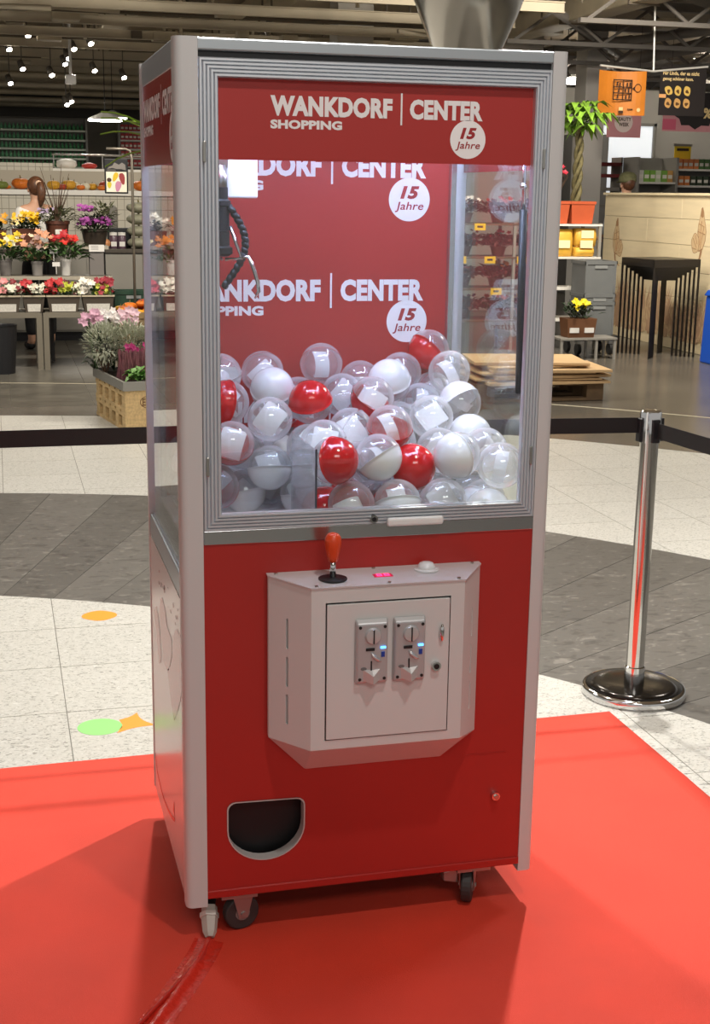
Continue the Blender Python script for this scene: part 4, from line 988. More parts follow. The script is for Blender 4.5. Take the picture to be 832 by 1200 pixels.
def flower_box(name, label, x0, x1, y0, y1, z0, z1, pm, leaves, flowers, tag_n=2, group=None, lm=None):
    r = thing(name, label, 'planter', ((x0+x1)/2, (y0+y1)/2, z0), group=group); s_ = .02
    B().hexa([(x0+s_, y0+s_, z0), (x1-s_, y0+s_, z0), (x1-s_, y1-s_, z0), (x0+s_, y1-s_, z0)], [(x0, y0, z1), (x1, y0, z1), (x1, y1, z1), (x0, y1, z1)]).build('box', pm, r)
    for k in range(tag_n):
        x = x0+(x1-x0)*(k+.5)/tag_n; B().box(x-.05, x+.05, y0-.001, y0+.02, z0+.05, z0+.1).build('white_label', white_pot, r)
    n, rr_, hh, ll, lw = leaves; cx_, cy_ = (x0+x1)/2, (y0+y1)/2; b = B()
    for _ in range(n):
        foliage(b, (random.uniform(x0+.03, x1-.03), random.uniform(y0+.02, y1-.02), z1-.02), 1, rr_, hh, ll, lw)
    b.build('foliage', lm or leaf_g, r, kind='stuff')
    for (n, col, fa, fb, h0, h1, fr_) in flowers:
        b = B()
        for _ in range(n):
            x = x0+(x1-x0)*random.uniform(fa, fb); b.flower((x, random.uniform(y0, y1-.03), z1+random.uniform(h0, h1)), (random.uniform(-.5, .5), -1, random.uniform(.2, 1.2)), fr_*random.uniform(.7, 1.2))
        b.build('blossoms', fm(col), r, kind='stuff')
    return r
flower_box('flower_box', 'brown box with one yellow chrysanthemum on the low metal stand', 5.18, 5.5, 10.08, 10.3, .22, .41, mat('box_brown', '#6a4428', .7), (90, .06, .14, .1, .04), [(30, 'e0c814', .3, .75, .1, .18, .03)], 2, lm=leaf_d)
# ------------------------------------------------------------------ wooden counter wall
ply = mat('plywood_board', '#e8d6b0', .6, 0, .045, 2.2, stretch=(1, 1, 9), obj_var=.035)
wc = thing('wooden_counter', 'pale wooden plank counter wall printed with butterflies and grasses', 'counter', (6.95, 10.9, 0))
ends = [0, .27, .56, .84, 1.12, 1.39, 1.632]
for i in range(6):
    for (ya, yb) in ((8.8, 10.9), (10.9, 12.85)) if i % 2 else ((8.8, 11.7), (11.7, 12.85)):
        B().box(6.79, 6.815, ya+.0015, yb-.0015, ends[i]+.002, ends[i+1]-.002).build('plank', ply, wc, bevel=.002)
B().box(6.815, 7.15, 8.8, 12.85, 0, 1.632).build('core', mat('counter_core', '#8d7a58', .8), wc)
B().box(6.765, 7.17, 8.78, 12.87, 1.632, 1.66).build('top_board', ply, wc, bevel=.004)
prn = mat('burnt_print', '#bd9878', .7); prn2 = mat('burnt_print_dark', '#a47c56', .7)
def wall_poly(pts, m_, name='printed_butterfly', e=.0006):
    return B().add([(6.79-e, y, z) for y, z in pts], [tuple(range(len(pts)))]).build(name, m_, wc)
def blob(cy, cz_, ry, rz_, rot, n=22, k=.12, lobes=3):
    P = []
    for i in range(n):
        t = 2*PI*i/n; q = 1+k*math.sin(lobes*t); a_, b_ = ry*q*math.cos(t), rz_*q*math.sin(t)
        P.append((cy+a_*math.cos(rot)-b_*math.sin(rot), cz_+a_*math.sin(rot)+b_*math.cos(rot)))
    return P
prl = mat('burnt_print_light', '#d2b58b', .7)
WING = [(-.03, -.26), (.10, -.22), (.17, -.08), (.18, .06), (.15, .16), (.10, .26), (.07, .36), (.02, .44), (-.02, .42), (-.05, .30), (-.09, .16), (-.11, .0), (-.09, -.14)]
for (cy, cz_, s_, mr) in ((12.47, 1.10, .62, 1), (10.46, 1.23, .66, -1)):
    # closed wings: a tall fore wing, a round hind wing, the body and feelers below
    for P_, e in ((WING, .0005), (blob(-.15, -.13, .13, .16, .2, 22, .05, 5), .0011)):
        c0_ = (sum(p[0] for p in P_)/len(P_), sum(p[1] for p in P_)/len(P_))
        wall_poly([(cy+mr*p[0]*s_, cz_+p[1]*s_) for p in P_], prn2, e=e)
        wall_poly([(cy+mr*(c0_[0]+(p[0]-c0_[0])*.90)*s_, cz_+(c0_[1]+(p[1]-c0_[1])*.94)*s_) for p in P_], prl, e=e+.0003)
    wall_poly([(cy+mr*(p[0]*.8+.005)*s_, cz_+p[1]*s_) for p in [(.08, .29), (.065, .36), (.02, .42), (-.02, .40), (-.045, .30), (.02, .27)]], prn2, e=.0018)
    wall_poly([(cy+mr*(p[0])*s_, cz_+p[1]*s_) for p in blob(.04, -.30, .03, .11, -.3, 14, .08, 3)], prn2, e=.0021)
    b = B()
    for (p, q) in (((.0, -.36), (-.16, -.46)), ((.03, -.38), (.0, -.50)), ((.02, -.2), (.10, .14)), ((.0, -.15), (.02, .22)), ((-.02, -.18), (-.06, .1)), ((-.10, -.2), (-.22, -.05)), ((-.08, -.14), (-.16, .0)), ((-.1, -.22), (-.24, -.2)), ((.10, .14), (-.07, .18)), ((.14, .02), (-.09, .06))):
        b.tube([(6.7885, cy+mr*p[0]*s_, cz_+p[1]*s_), (6.7885, cy+mr*q[0]*s_, cz_+q[1]*s_)], .0035, 4)
    b.build('printed_veins', prn2, wc, kind='stuff')
b = B(); b3 = B(); rg = random.Random(3); GX = 6.7897
for (yc, spread, n, zt) in ((12.25, .36, 190, .76), (11.75, .32, 150, .70), (11.2, .36, 180, .74), (10.7, .32, 120, .55), (10.25, .35, 140, .65), (9.6, .35, 60, .7)):
    for k in range(n):
        y = yc+rg.gauss(0, spread*.5); z0 = .10+rg.random()*.16; h = (zt-z0)*rg.uniform(.35, 1)*math.exp(-((y-yc)/spread)**2); w_ = rg.uniform(.010, .022); ln = rg.uniform(-.16, .16)
        tgt = b if rg.random() < .6 else b3
        GX -= .000012
        tgt.add([(GX, y-w_, z0), (GX, y+w_, z0), (GX, y+ln*.5+w_*.8, z0+h*.6), (GX, y+ln, z0+h), (GX, y+ln*.5-w_*.8, z0+h*.6)], [(0, 1, 2, 3, 4)])
b.build('printed_grass', prn, wc, kind='stuff'); b3.build('printed_grass', prl, wc, kind='stuff')
# nested black tables
tm = mat('black_table_metal', '#25211e', .35, .3)
def nest(cx_, cy_, w_, dp, h, rz, z0, label, lt=.03):
    r = thing('nesting_table', label, 'table', (cx_, cy_, z0), rz, group='nested black tables by the wooden counter', world=False); r.rotation_euler.z = rz
    B().box(-w_/2, w_/2, -dp/2, dp/2, h-.02, h).build('table_top', tm, r)
    ah = .06
    for (x0, x1, y0, y1) in ((-w_/2, w_/2, -dp/2, -dp/2+.015), (-w_/2, w_/2, dp/2-.015, dp/2), (-w_/2, -w_/2+.015, -dp/2+.015, dp/2-.015), (w_/2-.015, w_/2, -dp/2+.015, dp/2-.015)):
        B().box(x0, x1, y0, y1, h-.02-ah, h-.02).build('apron', tm, r)
    for sx in (-1, 1):
        for sy in (-1, 1):
            B().box(sx*(w_/2-lt/2)-lt/2, sx*(w_/2-lt/2)+lt/2, sy*(dp/2-lt/2)-lt/2, sy*(dp/2-lt/2)+lt/2, 0, h-.02).build('leg', tm, r)
nl = ['outermost tallest black metal table of the nested set', 'second black metal table inside the tallest one', 'third black metal table of the nested set', 'fourth black metal table of the nested set', 'fifth black metal table nested well inside the set', 'innermost lowest black metal table of the nested set']
for k in range(6):
    nest(6.30, 10.35, .57-.062*k, .57-.062*k, 1.0-.028*k, .157, .0, nl[k], .016)
# blue bin at the end of the counter
bl = thing('blue_bin', 'tall blue plastic bin beside the wooden counter', 'bin', (6.62, 9.55, 0)); bm = mat('bin_blue', '#1d4fb4', .4)
B().hexa([(6.47, 9.4, 0), (6.74, 9.4, 0), (6.74, 9.72, 0), (6.47, 9.72, 0)], [(6.52, 9.36, .66), (6.76, 9.36, .66), (6.76, 9.76, .66), (6.52, 9.76, .66)]).build('body', bm, bl, bevel=.015)
B().hexa([(6.5, 9.34, .66), (6.775, 9.34, .66), (6.775, 9.78, .66), (6.5, 9.78, .66)], [(6.52, 9.38, .72), (6.765, 9.38, .72), (6.765, 9.74, .72), (6.52, 9.74, .72)]).build('lid', bm, bl, bevel=.012)
# ------------------------------------------------------------------ hanging posters
rod = thing('poster_hanger', 'thin silver ceiling rod with cross arm holding the posters', 'hanger', (6.92, 12, 3.0))
arm_m = mat('hanger_silver', '#d0cdc6', .4, .2)
B().tube([(6.90, 12, 3.0), (6.86, 12, 3.98)], .012, 8).build('rod', arm_m, rod)
B().tube([(6.24, 11.98, 3.03), (6.90, 12, 2.99), (7.56, 11.98, 3.06)], .012, 8).build('cross_arm', arm_m, rod)
op = thing('hanging_poster', 'orange hanging poster with dark drawn shelf and icons', 'poster', (6.52, 12, 2.5)); org = mat('poster_orange', '#c9781f', .5, 0, .18, 2.5)
b = B(); n = 10; v_ = []
for k in range(n+1):
    t = k/n; x = 6.24+.56*t; y = 11.99+.03*math.sin(t*5)
    for yy in (y, y+.004): v_ += [(x, yy, 2.50+.005*t), (x, yy, 2.985-.01*math.sin(PI*t))]
f = []
for k in range(n): i = 4*k; f += [(i, i+4, i+5, i+1), (i+2, i+3, i+7, i+6), (i+1, i+5, i+7, i+3), (i, i+2, i+6, i+4)]
f += [(0, 1, 3, 2), (4*n, 4*n+2, 4*n+3, 4*n+1)]
b.add(v_, f).build('sheet', org, op, smooth=False)
ink = mat('poster_ink', '#3a2412', .6)
def pbar(p, x0, x1, z0, z1, m_, y=11.955, name='printed_mark'): return B().box(x0, x1, y, y+.002, z0, z1).build(name, m_, p)
for z in (2.665, 2.735, 2.80, 2.875): pbar(op, 6.40, 6.63, z, z+.012, ink)
for x in (6.40, 6.515, 6.618): pbar(op, x, x+.012, 2.665, 2.887, ink)
for x, z in ((6.44, 2.82), (6.47, 2.81), (6.56, 2.815), (6.595, 2.82), (6.46, 2.75), (6.54, 2.755), (6.58, 2.75), (6.45, 2.685), (6.55, 2.68), (6.59, 2.685)): pbar(op, x, x+.018, z, z+.04, ink)
B().add([(6.70+.045*math.cos(t*PI/4+.4), 11.955, 2.80+.05*math.sin(t*PI/4+.4)) for t in range(8)]+[(6.70+.036*math.cos(t*PI/4+.4), 11.955, 2.80+.041*math.sin(t*PI/4+.4)) for t in range(8)], [(i, (i+1) % 8, 8+(i+1) % 8, 8+i) for i in range(8)]).build('printed_mark', ink, op)
B().add([(6.63, 11.955, 2.795), (6.66, 11.955, 2.815), (6.66, 11.955, 2.775)], [(0, 1, 2)]).build('printed_mark', ink, op)
cream_i = mat('poster_cream', '#e6c98e', .6)
pbar(op, 6.48, 6.53, 2.555, 2.59, cream_i); pbar(op, 6.475, 6.535, 2.525, 2.55, ink); pbar(op, 6.585, 6.65, 2.565, 2.575, ink)
B().add(disc((6.72, 2.565), .022, lambda a, z: (a, 11.955, z), 14), [tuple(range(14))]).build('printed_mark', cream_i, op)
kp = thing('hanging_poster', 'black hanging poster with six yellow food icons and white heading', 'poster', (7.28, 12, 2.52)); kb = mat('poster_black', '#221c1b', .5)
B().box(6.99, 7.56, 12.0, 12.006, 2.52, 3.045).build('sheet', kb, kp)
yel = mat('poster_yellow', '#d9b45c', .6); yel2 = mat('poster_tan', '#c99a5a', .6); ink2 = mat('poster_brown', '#5a3a1c', .6)
fk = lambda a, z: (a, 11.998, z)
text_fit('lettering', 'Für Linda, der es nicht', 7.02, 7.47, 2.952, 3.0, fk, cream_i, kp, .03); text_fit('lettering', 'genug schöner kann.', 7.02, 7.40, 2.890, 2.938, fk, cream_i, kp, .03)
for i in range(3):
    for j in range(2):
        c = (7.10+.115*i, 2.79-.135*j); P = blob(c[0], c[1], .042, .055, .78 if (i, j) == (0, 0) else .1*i, 16, .05, 4)
        B().add([(a_, 11.998, z) for a_, z in P], [tuple(range(16))]).build('printed_icon', yel if j == 0 else yel2, kp)
        P = blob(c[0], c[1]-.008, .018, .024, .5*i+j, 10, .2, 3); B().add([(a_, 11.9965, z) for a_, z in P], [tuple(range(10))]).build('printed_icon', ink2, kp)
B().box(6.985, 7.07, 11.997, 11.999, 2.71, 2.75).build('printed_mark', mat('poster_peach', '#e0a46a', .6), kp)
pk = mat('poster_pink', '#c98a8f', .6, 0, .1, 2)
bw = thing('hanging_poster', 'pink hanging poster with pale circle reading BEAUTY WEEK', 'poster', (8.0, 15, 2.4)); B().box(7.74, 8.24, 15, 15.006, 2.40, 2.72).build('sheet', pk, bw)
B().add(disc((7.98, 2.60), .135, lambda a, z: (a, 14.997, z), 28), [tuple(range(28))]).build('printed_circle', mat('poster_pale', '#d9c6c0', .6), bw)
for x in (7.8, 8.18): B().tube([(x, 15.003, 2.72), (x, 15.003, 4.0)], .003, 5).build('cord', black_pl, bw)
fb = lambda a, z: (a, 14.994, z)
text_fit('lettering', 'BEAUTY', 7.87, 8.09, 2.615, 2.665, fb, ink, bw, .03); text_fit('lettering', 'WEEK', 7.91, 8.06, 2.545, 2.595, fb, ink, bw, .03)
b2_ = thing('hanging_poster', 'pink hanging poster with black jagged star shape', 'poster', (9.0, 15, 2.5)); B().box(8.56, 9.5, 15, 15.006, 2.50, 3.0).build('sheet', pk, b2_)
B().box(8.56, 8.76, 14.997, 14.999, 2.52, 2.66).build('printed_mark', mat('poster_hot_pink', '#c65a72', .6), b2_)
for x in (8.65, 9.4): B().tube([(x, 15.003, 3.0), (x, 15.003, 4.0)], .003, 5).build('cord', black_pl, b2_)
P = []
for k in range(20): t = 2*PI*k/20; q = 1 if k % 2 else .84; P.append((9.05+.36*q*math.cos(t), 2.80+.27*q*math.sin(t)))
B().add([(a_, 14.995, z) for a_, z in P], [tuple(range(20))]).build('printed_star', kb, b2_)
text_fit('lettering', '%', 9.16, 9.30, 2.68, 2.82, lambda a, z: (a, 14.992, z), cream_i, b2_, .04)
# ------------------------------------------------------------------ shop shelves behind the counter
def gondola(label, x0, x1, y0, y1, top, zs, m_=shelf_w):
    r = thing('shop_shelf', label, 'shelf', ((x0+x1)/2, (y0+y1)/2, 0))
    B().box(x0, x1, y1-.03, y1, 0, top).build('back_panel', mat('gondola_grey', '#8f8c86', .7), r)
    for x in (x0, x1-.04): B().box(x, x+.04, y0, y1, 0, top).build('side_frame', grey_metal, r)
    for z in zs: B().box(x0+.04, x1-.04, y0, y1-.03, z-.03, z).build('shelf_board', m_, r)
    return r
rp = random.Random(9)
def pack_row(name, x0, x1, y, z, n, w_, h, d_, cols, label, cat, group, bottle=False):
    me = {}
    for c in cols:
        b = B()
        if bottle: b.lathe([(0, 0), (w_*.42, 0), (w_*.42, h*.55), (w_*.16, h*.78), (w_*.16, h), (0, h)], (0, 0, 0), 8)
        else:
            b.box(-w_*.46, w_*.46, -d_/2, d_/2, 0, h)
        mm = b.mesh(name, bottle); mm.materials.append(mat('pack_'+c, '#'+c, .45)); me[c] = mm
    bl_ = None
    if not bottle:
        b = B(); b.box(-w_*.36, w_*.36, -d_/2-.002, -d_/2, h*.3, h*.62); bl_ = b.mesh('pack_label'); bl_.materials.append(mat('pack_label', '#e9e4d8', .5))
    for i in range(n):
        c = cols[i*len(cols)//n] if len(cols) < 5 else cols[i % len(cols)]
        o = bpy.data.objects.new(name, me[c]); COL.objects.link(o); o.location = (x0+(x1-x0)*(i+.5)/n, y+rp.uniform(-.01, .01), z+.0005)
        o['label'] = label; o['category'] = cat; o['group'] = group
        if bl_:
            q = bpy.data.objects.new('printed_label', bl_); COL.objects.link(q); q.parent = o
gondola('grey framed shop shelf with green boxes behind the wooden counter', 9.0, 9.68, 16.6, 17.1, 2.2, [1.55, 1.84])
pack_row('food_box', 9.06, 9.64, 16.75, 1.84, 6, .095, .17, .12, ['d8d6cc', '7fae46', '7fae46', 'c9d6b0', '7fae46', 'd0a05a'], 'green and white food box on the grey framed shelf', 'box', 'boxes on the grey framed shelf')
pack_row('food_tray', 9.06, 9.64, 16.75, 1.55, 5, .11, .12, .14, ['cfc8bb', 'b9a990', 'd8cfc4', '9a938a', 'c9b8a0'], 'pale food tray low on the grey framed shelf', 'tray', 'trays on the grey framed shelf')
gondola('white shop shelf with dark packs and yellow sign on top', 9.72, 11.0, 16.9, 17.4, 2.1, [1.55, 1.80, 2.045])
pack_row('jar', 9.78, 10.94, 17.05, 2.045, 13, .085, .15, .09, ['e08a4a', '4f7a3c', '2a2d28'], 'lidded jar on the top board of the white shelf', 'jar', 'jars on the top board of the white shelf')
pack_row('food_pack', 9.78, 10.94, 17.05, 1.80, 11, .095, .14, .1, ['d9803a', '33402c', '20241f', '2d4a2a'], 'dark food pack on the middle board of the white shelf', 'pack', 'packs on the middle board of the white shelf')
pack_row('food_pack', 9.78, 10.94, 17.05, 1.55, 9, .11, .13, .1, ['c9a36a', 'd6b890', '6a3a22', '2a2a26', 'b98a4a'], 'tan food pack low on the white shelf', 'pack', 'packs low on the white shelf')
ys = thing('shelf_sign', 'bright yellow sign card standing on the white shop shelf', 'sign', (10.05, 17.3, 2.1)); B().box(9.9, 10.18, 17.2, 17.21, 2.16, 2.40).build('card', mat('sign_yellow', '#ecd020', .5), ys)
B().box(9.885, 10.195, 17.19, 17.22, 2.39, 2.425).build('frame', grey_metal, ys); B().box(10.03, 10.05, 17.2, 17.21, 2.10, 2.16).build('stem', grey_metal, ys); B().box(9.94, 10.14, 17.195, 17.2, 2.32, 2.36).build('heading', ink, ys)
# grey cabinet and bright doorway picture behind
cbn = thing('tall_cabinet', 'tall grey cabinet left of the glowing back window', 'cabinet', (9.3, 19, 0)); B().box(9.0, 9.62, 19, 19.5, 0, 2.62).build('body', mat('cabinet_grey', '#7f7d7a', .6), cbn, bevel=.01)
B().box(9.02, 9.31, 18.985, 19, .1, 2.6).build('door', mat('cabinet_door', '#8a8885', .6), cbn); B().box(9.33, 9.6, 18.985, 19, .1, 2.6).build('door', mat('cabinet_door', '#8a8885', .6), cbn)
win = B().box(9.75, 10.7, 19.6, 19.65, 1.2, 2.8).build('window_1', mat('lit_window', '#dfe4e8', .6, emit=.75, ecol='#e8ecef'), kind='structure')
b = B(); b.box(9.70, 9.75, 19.55, 19.68, 1.15, 2.85); b.box(10.7, 10.75, 19.55, 19.68, 1.15, 2.85); b.box(9.7, 10.75, 19.55, 19.68, 2.8, 2.85); b.box(9.7, 10.75, 19.55, 19.68, 1.15, 1.2); b.build('window_frame', grey_metal, win)
B().box(9.0, 14, 19.7, 19.9, 0, 3.4).build('wall_inner', mat('inner_wall', '#b0aca3', .85), kind='structure')
rk = thing('red_rack', 'slim rack with dark red shelf edges beside the white column', 'rack', (8.5, 17.2, 0))
for z in (1.2, 1.5, 1.75, 1.95, 2.12): B().box(8.3, 8.95, 17.0, 17.35, z-.05, z).build('shelf_board', mat('rack_red', '#7a2a2a', .6) if z in (1.95, 2.12) else grey_metal, rk)
for x in (8.3, 8.92): B().box(x, x+.03, 17.0, 17.35, 0, 2.2).build('side_frame', grey_metal, rk)
# ================================================================== left: flower stands
bench_m = mat('bench_metal', '#7d7668', .5, .3)
def bench(label, x0, x1):
    r = thing('flower_bench', label, 'table', ((x0+x1)/2, 10.3, 0))
    for k in range(4): B().box(x0, x1, 10.06+.125*k, 10.165+.125*k, .495, .515).build('slat', bench_m, r)
    b = B(); b.box(x0, x1, 10.05, 10.07, .47, .515); b.box(x0, x1, 10.55, 10.57, .47, .515); b.box(x0, x0+.02, 10.07, 10.55, .47, .515); b.box(x1-.02, x1, 10.07, 10.55, .47, .515); b.build('frame', bench_m, r)
    for x in (x0, x1-.05):
        for y in (10.05, 10.52): B().box(x, x+.05, y, y+.05, 0, .47).build('leg', bench_m, r)
bench('long low metal flower bench under the dark planters', -2.1, .035)
bench('short low metal flower bench next to the pumpkin crate', .045, .70)
rack = thing('flower_rack', 'two tier metal flower rack standing behind the low benches', 'rack', (-.6, 10.9, 0))
for (z, y0, y1) in ((.805, 10.62, 10.95), (1.075, 10.98, 11.32)):
    for k in range(3): B().box(-2.1, .72, y0+(y1-y0)*k/3, y0+(y1-y0)*(k+.9)/3, z-.02, z).build('slat', bench_m, rack)
    B().box(-2.1, .72, y0-.012, y0, z-.03, z+.004).build('edge', mat('rack_edge', '#a29a8a', .5), rack)
for x in (-2.08, -1.0, .13, .68):
    B().box(x, x+.03, 10.63, 10.66, 0, .785).build('post', dark_metal, rack); B().box(x, x+.03, 11.28, 11.31, 0, 1.055).build('post', dark_metal, rack); B().box(x, x+.03, 10.9, 10.93, 0, .785).build('post', dark_metal, rack)
tray = mat('planter_dark', '#4c4238', .6); rimm = mat('planter_rim', '#b3a78f', .7); labm = mat('planter_label', '#d9d5cc', .6, 0, .1, 60)
def planter(label, x0, x1, cols, leafm, group=None):
    y0, y1, z0, z1 = 10.085, 10.34, .5155, .665; s_ = .025
    r = thing('planter', label, 'planter', ((x0+x1)/2, 10.21, z0))
    B().hexa([(x0+s_, y0+s_, z0), (x1-s_, y0+s_, z0), (x1-s_, y1-s_, z0), (x0+s_, y1-s_, z0)], [(x0, y0, z1), (x1, y0, z1), (x1, y1, z1), (x0, y1, z1)]).build('tray', tray, r)
    B().box(x0-.004, x1+.004, y0-.006, y0+.006, z1-.01, z1+.004).build('rim', rimm, r)
    B().hexa([(x0+.045, y0+s_-.005, z0+.006), (x1-.045, y0+s_-.005, z0+.006), (x1-.045, y0+s_+.01, z0+.006), (x0+.045, y0+s_+.01, z0+.006)],
             [(x0+.04, y0+.008, z0+.075), (x1-.04, y0+.008, z0+.075), (x1-.04, y0+.03, z0+.075), (x0+.04, y0+.03, z0+.075)]).build('white_label', labm, r)
    b = B()
    for _ in range(90): foliage(b, (random.uniform(x0+.02, x1-.02), random.uniform(y0+.03, y1-.02), z1-.02), 1, .03, .07, .07, .03)
    b.build('foliage', leafm, r, kind='stuff')
    for (c, fa, fb, n, h, fr_) in cols:
        b = B()
        for _ in range(n): b.flower((x0+(x1-x0)*random.uniform(fa, fb), random.uniform(y0+.01, y1-.05), z1+random.uniform(.02, h)), (random.uniform(-.5, .5), -1, random.uniform(.2, 1)), fr_)
        b.build('blossoms', fm(c), r, kind='stuff')
planter('dark planter with red, yellow green and pale blossoms and a white label', .085, .385, [('b32a2c', .0, .45, 22, .15, .032), ('a8ad2a', .4, .8, 34, .11, .022), ('cfcdb2', .75, 1, 14, .1, .025), ('5a1a20', .45, .9, 10, .15, .028)], leaf_g)
planter('dark planter with white and dark red blossoms and a white label', .40, .69, [('e6dfd2', .0, .4, 20, .15, .032), ('8a1a2a', .45, .95, 22, .16, .032), ('b4b440', .4, .85, 26, .09, .022)], leaf_g)
planter('dark planter with red and cream blossoms next to the bench legs', -.13, .07, [('b02a30', .0, .5, 14, .13, .03), ('d6d2bc', .3, 1, 24, .09, .026)], leaf_d)
planter('dark planter with pink and cream blossoms on the long bench', -.42, -.145, [('d98a8a', .2, .6, 14, .14, .032), ('d9d6c4', .5, 1, 26, .1, .028), ('7a2028', .7, 1, 8, .13, .028)], leaf_g)
for k, (c, lb) in enumerate([('d8b060', 'dark planter with ochre blossoms on the long bench'), ('c04a5a', 'dark planter with rose blossoms on the long bench'), ('e4e0d4', 'dark planter with white blossoms on the long bench')]):
    planter(lb, -.75-.33*k, -.45-.33*k, [(c, 0, 1, 40, .14, .03)], leaf_g)
# middle tier
potted('bouquet', 'yellow and white flowers in grey vase on the middle tier', -.26, 10.76, .8095, .06, .05, .15, grey_pot, (90, .13, .12, .10, .04), [(22, 'd8b92c', .17, .22, .032), (18, 'e2dcbc', .17, .2, .03)])
potted('bouquet', 'peach and dusty pink bouquet in grey vase on the middle tier', .03, 10.74, .8095, .055, .045, .13, mat('vase_grey_light', '#8f8a85', .5), (90, .13, .14, .11, .045), [(18, 'c48a6a', .15, .26, .035), (16, '9a7a72', .14, .22, .034), (8, 'dcc7a8', .14, .24, .03)])
potted('red_anthurium', 'red flowering plant in white pot on the middle tier', .295, 10.74, .8095, .048, .040, .15, white_pot, (110, .14, .14, .14, .045), [(9, 'a81a22', .13, .24, .04), (5, 'c22a1e', .12, .20, .04)])
for k, (c, lb) in enumerate([('b03a4a', 'crimson potted flowers on the middle tier'), ('cfc8a0', 'cream potted flowers on the middle tier'), ('c87a2a', 'orange potted flowers on the middle tier')]):
    potted('bouquet', lb, -.58-.36*k, 10.76, .8095, .06, .05, .14, white_pot, (80, .13, .12, .1, .04), [(24, c, .16, .22, .032)])
pl = thing('label_post', 'grey box post with white paper notice on the flower rack', 'display post', (.585, 10.76, .81))
B().box(.515, .65, 10.68, 10.80, .8095, 1.06).build('box', grey_pot, pl, bevel=.005); B().box(.512, .655, 10.665, 10.668, 1.035, 1.10).build('paper', white_pot, pl)
for z in (1.056, 1.07, 1.084): B().box(.53, .6, 10.6638, 10.665, z, z+.003).build('print_line', ink, pl)
for x, z in ((.20, .90), (.18, 1.02)):
    t = B().box(x-.035, x+.035, 10.60, 10.604, z, z+.04).build('plant_tag', white_pot, label='small blank white tag stuck among the middle tier flowers', cat='tag', group='white tags in the middle tier flowers'); B().box(x-.003, x+.003, 10.604, 10.64, z-.07, z+.02).build('stake', white_pot, t)
# top tier
flower_box('pansy_box', 'brown rectangular box of yellow pansies on the top tier', -.19, .085, 11.02, 11.22, 1.0755, 1.235, brown_pot, (150, .04, .10, .07, .035), [(26, 'e0b01c', 0, 1, .05, .15, .033), (8, 'e8cf8a', 0, 1, .04, .13, .03)], 0, lm=leaf_d)
flower_box('pansy_box', 'brown rectangular box of orange yellow pansies at the top tier end', -.56, -.235, 11.02, 11.22, 1.0755, 1.22, brown_pot, (150, .04, .10, .07, .035), [(30, 'd99a26', 0, 1, .05, .16, .033)], 0, lm=leaf_d)
for k in range(3):
    flower_box('pansy_box', ['brown box of violet pansies on the top tier', 'brown box of white pansies on the top tier', 'brown box of amber pansies on the top tier'][k], -.9-.38*k, -.58-.38*k, 11.02, 11.22, 1.0755, 1.22, brown_pot, (120, .04, .10, .07, .035), [(30, ['7a4a9a', 'dcd8cc', 'd8901c'][k], 0, 1, .05, .16, .033)], 0, lm=leaf_d)
bp_ = thing('twig_pot', 'large brown glazed pot with bare twigs and grey foliage', 'plant', (.245, 11.13, 1.0755)); round_pot(bp_, .245, 11.13, 1.0755, .115, .085, .235, brown_pot)
B().box(.22, .29, 11.012, 11.016, 1.185, 1.23).build('white_label', labm, bp_)
b = B(); foliage(b, (.245, 11.12, 1.29), 130, .13, .12, .11, .03); b.build('foliage', mat('leaf_grey_green', '#5f6244', .7, 0, .25, 20), bp_, kind='stuff')
b = B(); rt_ = random.Random(8)
for k in range(15):
    a_ = rt_.uniform(0, 6.3); q = rt_.uniform(.04, .2); h = rt_.uniform(.2, .55); b.tube([(.245, 11.13, 1.28), (.245+q*.5*math.cos(a_), 11.13+q*.4*math.sin(a_), 1.3+h*.5), (.245+q*math.cos(a_), 11.13+q*.6*math.sin(a_), 1.3+h)], [.006, .004, .002], 5)
b.build('twigs', twig, bp_, kind='stuff')
b = B(); blossoms(b, (.13, 11.08, 1.32), 12, .08, .1, .025); b.build('blossoms', fm('a795b0'), bp_, kind='stuff')
hp_ = thing('heather_pot', 'dark round pot of purple heather on the top tier', 'plant', (.60, 11.12, 1.0755)); round_pot(hp_, .60, 11.12, 1.0755, .13, .10, .16, mat('pot_dark', '#33291f', .6))
b = B(); foliage(b, (.60, 11.12, 1.2), 200, .15, .14, .10, .025); b.build('foliage', leaf_d, hp_, kind='stuff')
b = B(); blossoms(b, (.60, 11.06, 1.2), 95, .165, .13, .022); b.build('blossoms', fm('93418a'), hp_, kind='stuff')
b = B(); blossoms(b, (.52, 11.10, 1.32), 36, .075, .13, .022); b.build('tall_blossoms', fm('a04a98'), hp_, kind='stuff')
b = B(); foliage(b, (.70, 11.14, 1.28), 80, .09, .18, .09, .03, 1.2); b.build('tall_foliage', mat('leaf_grey_green', '#5f6244', .7, 0, .25, 20), hp_, kind='stuff')
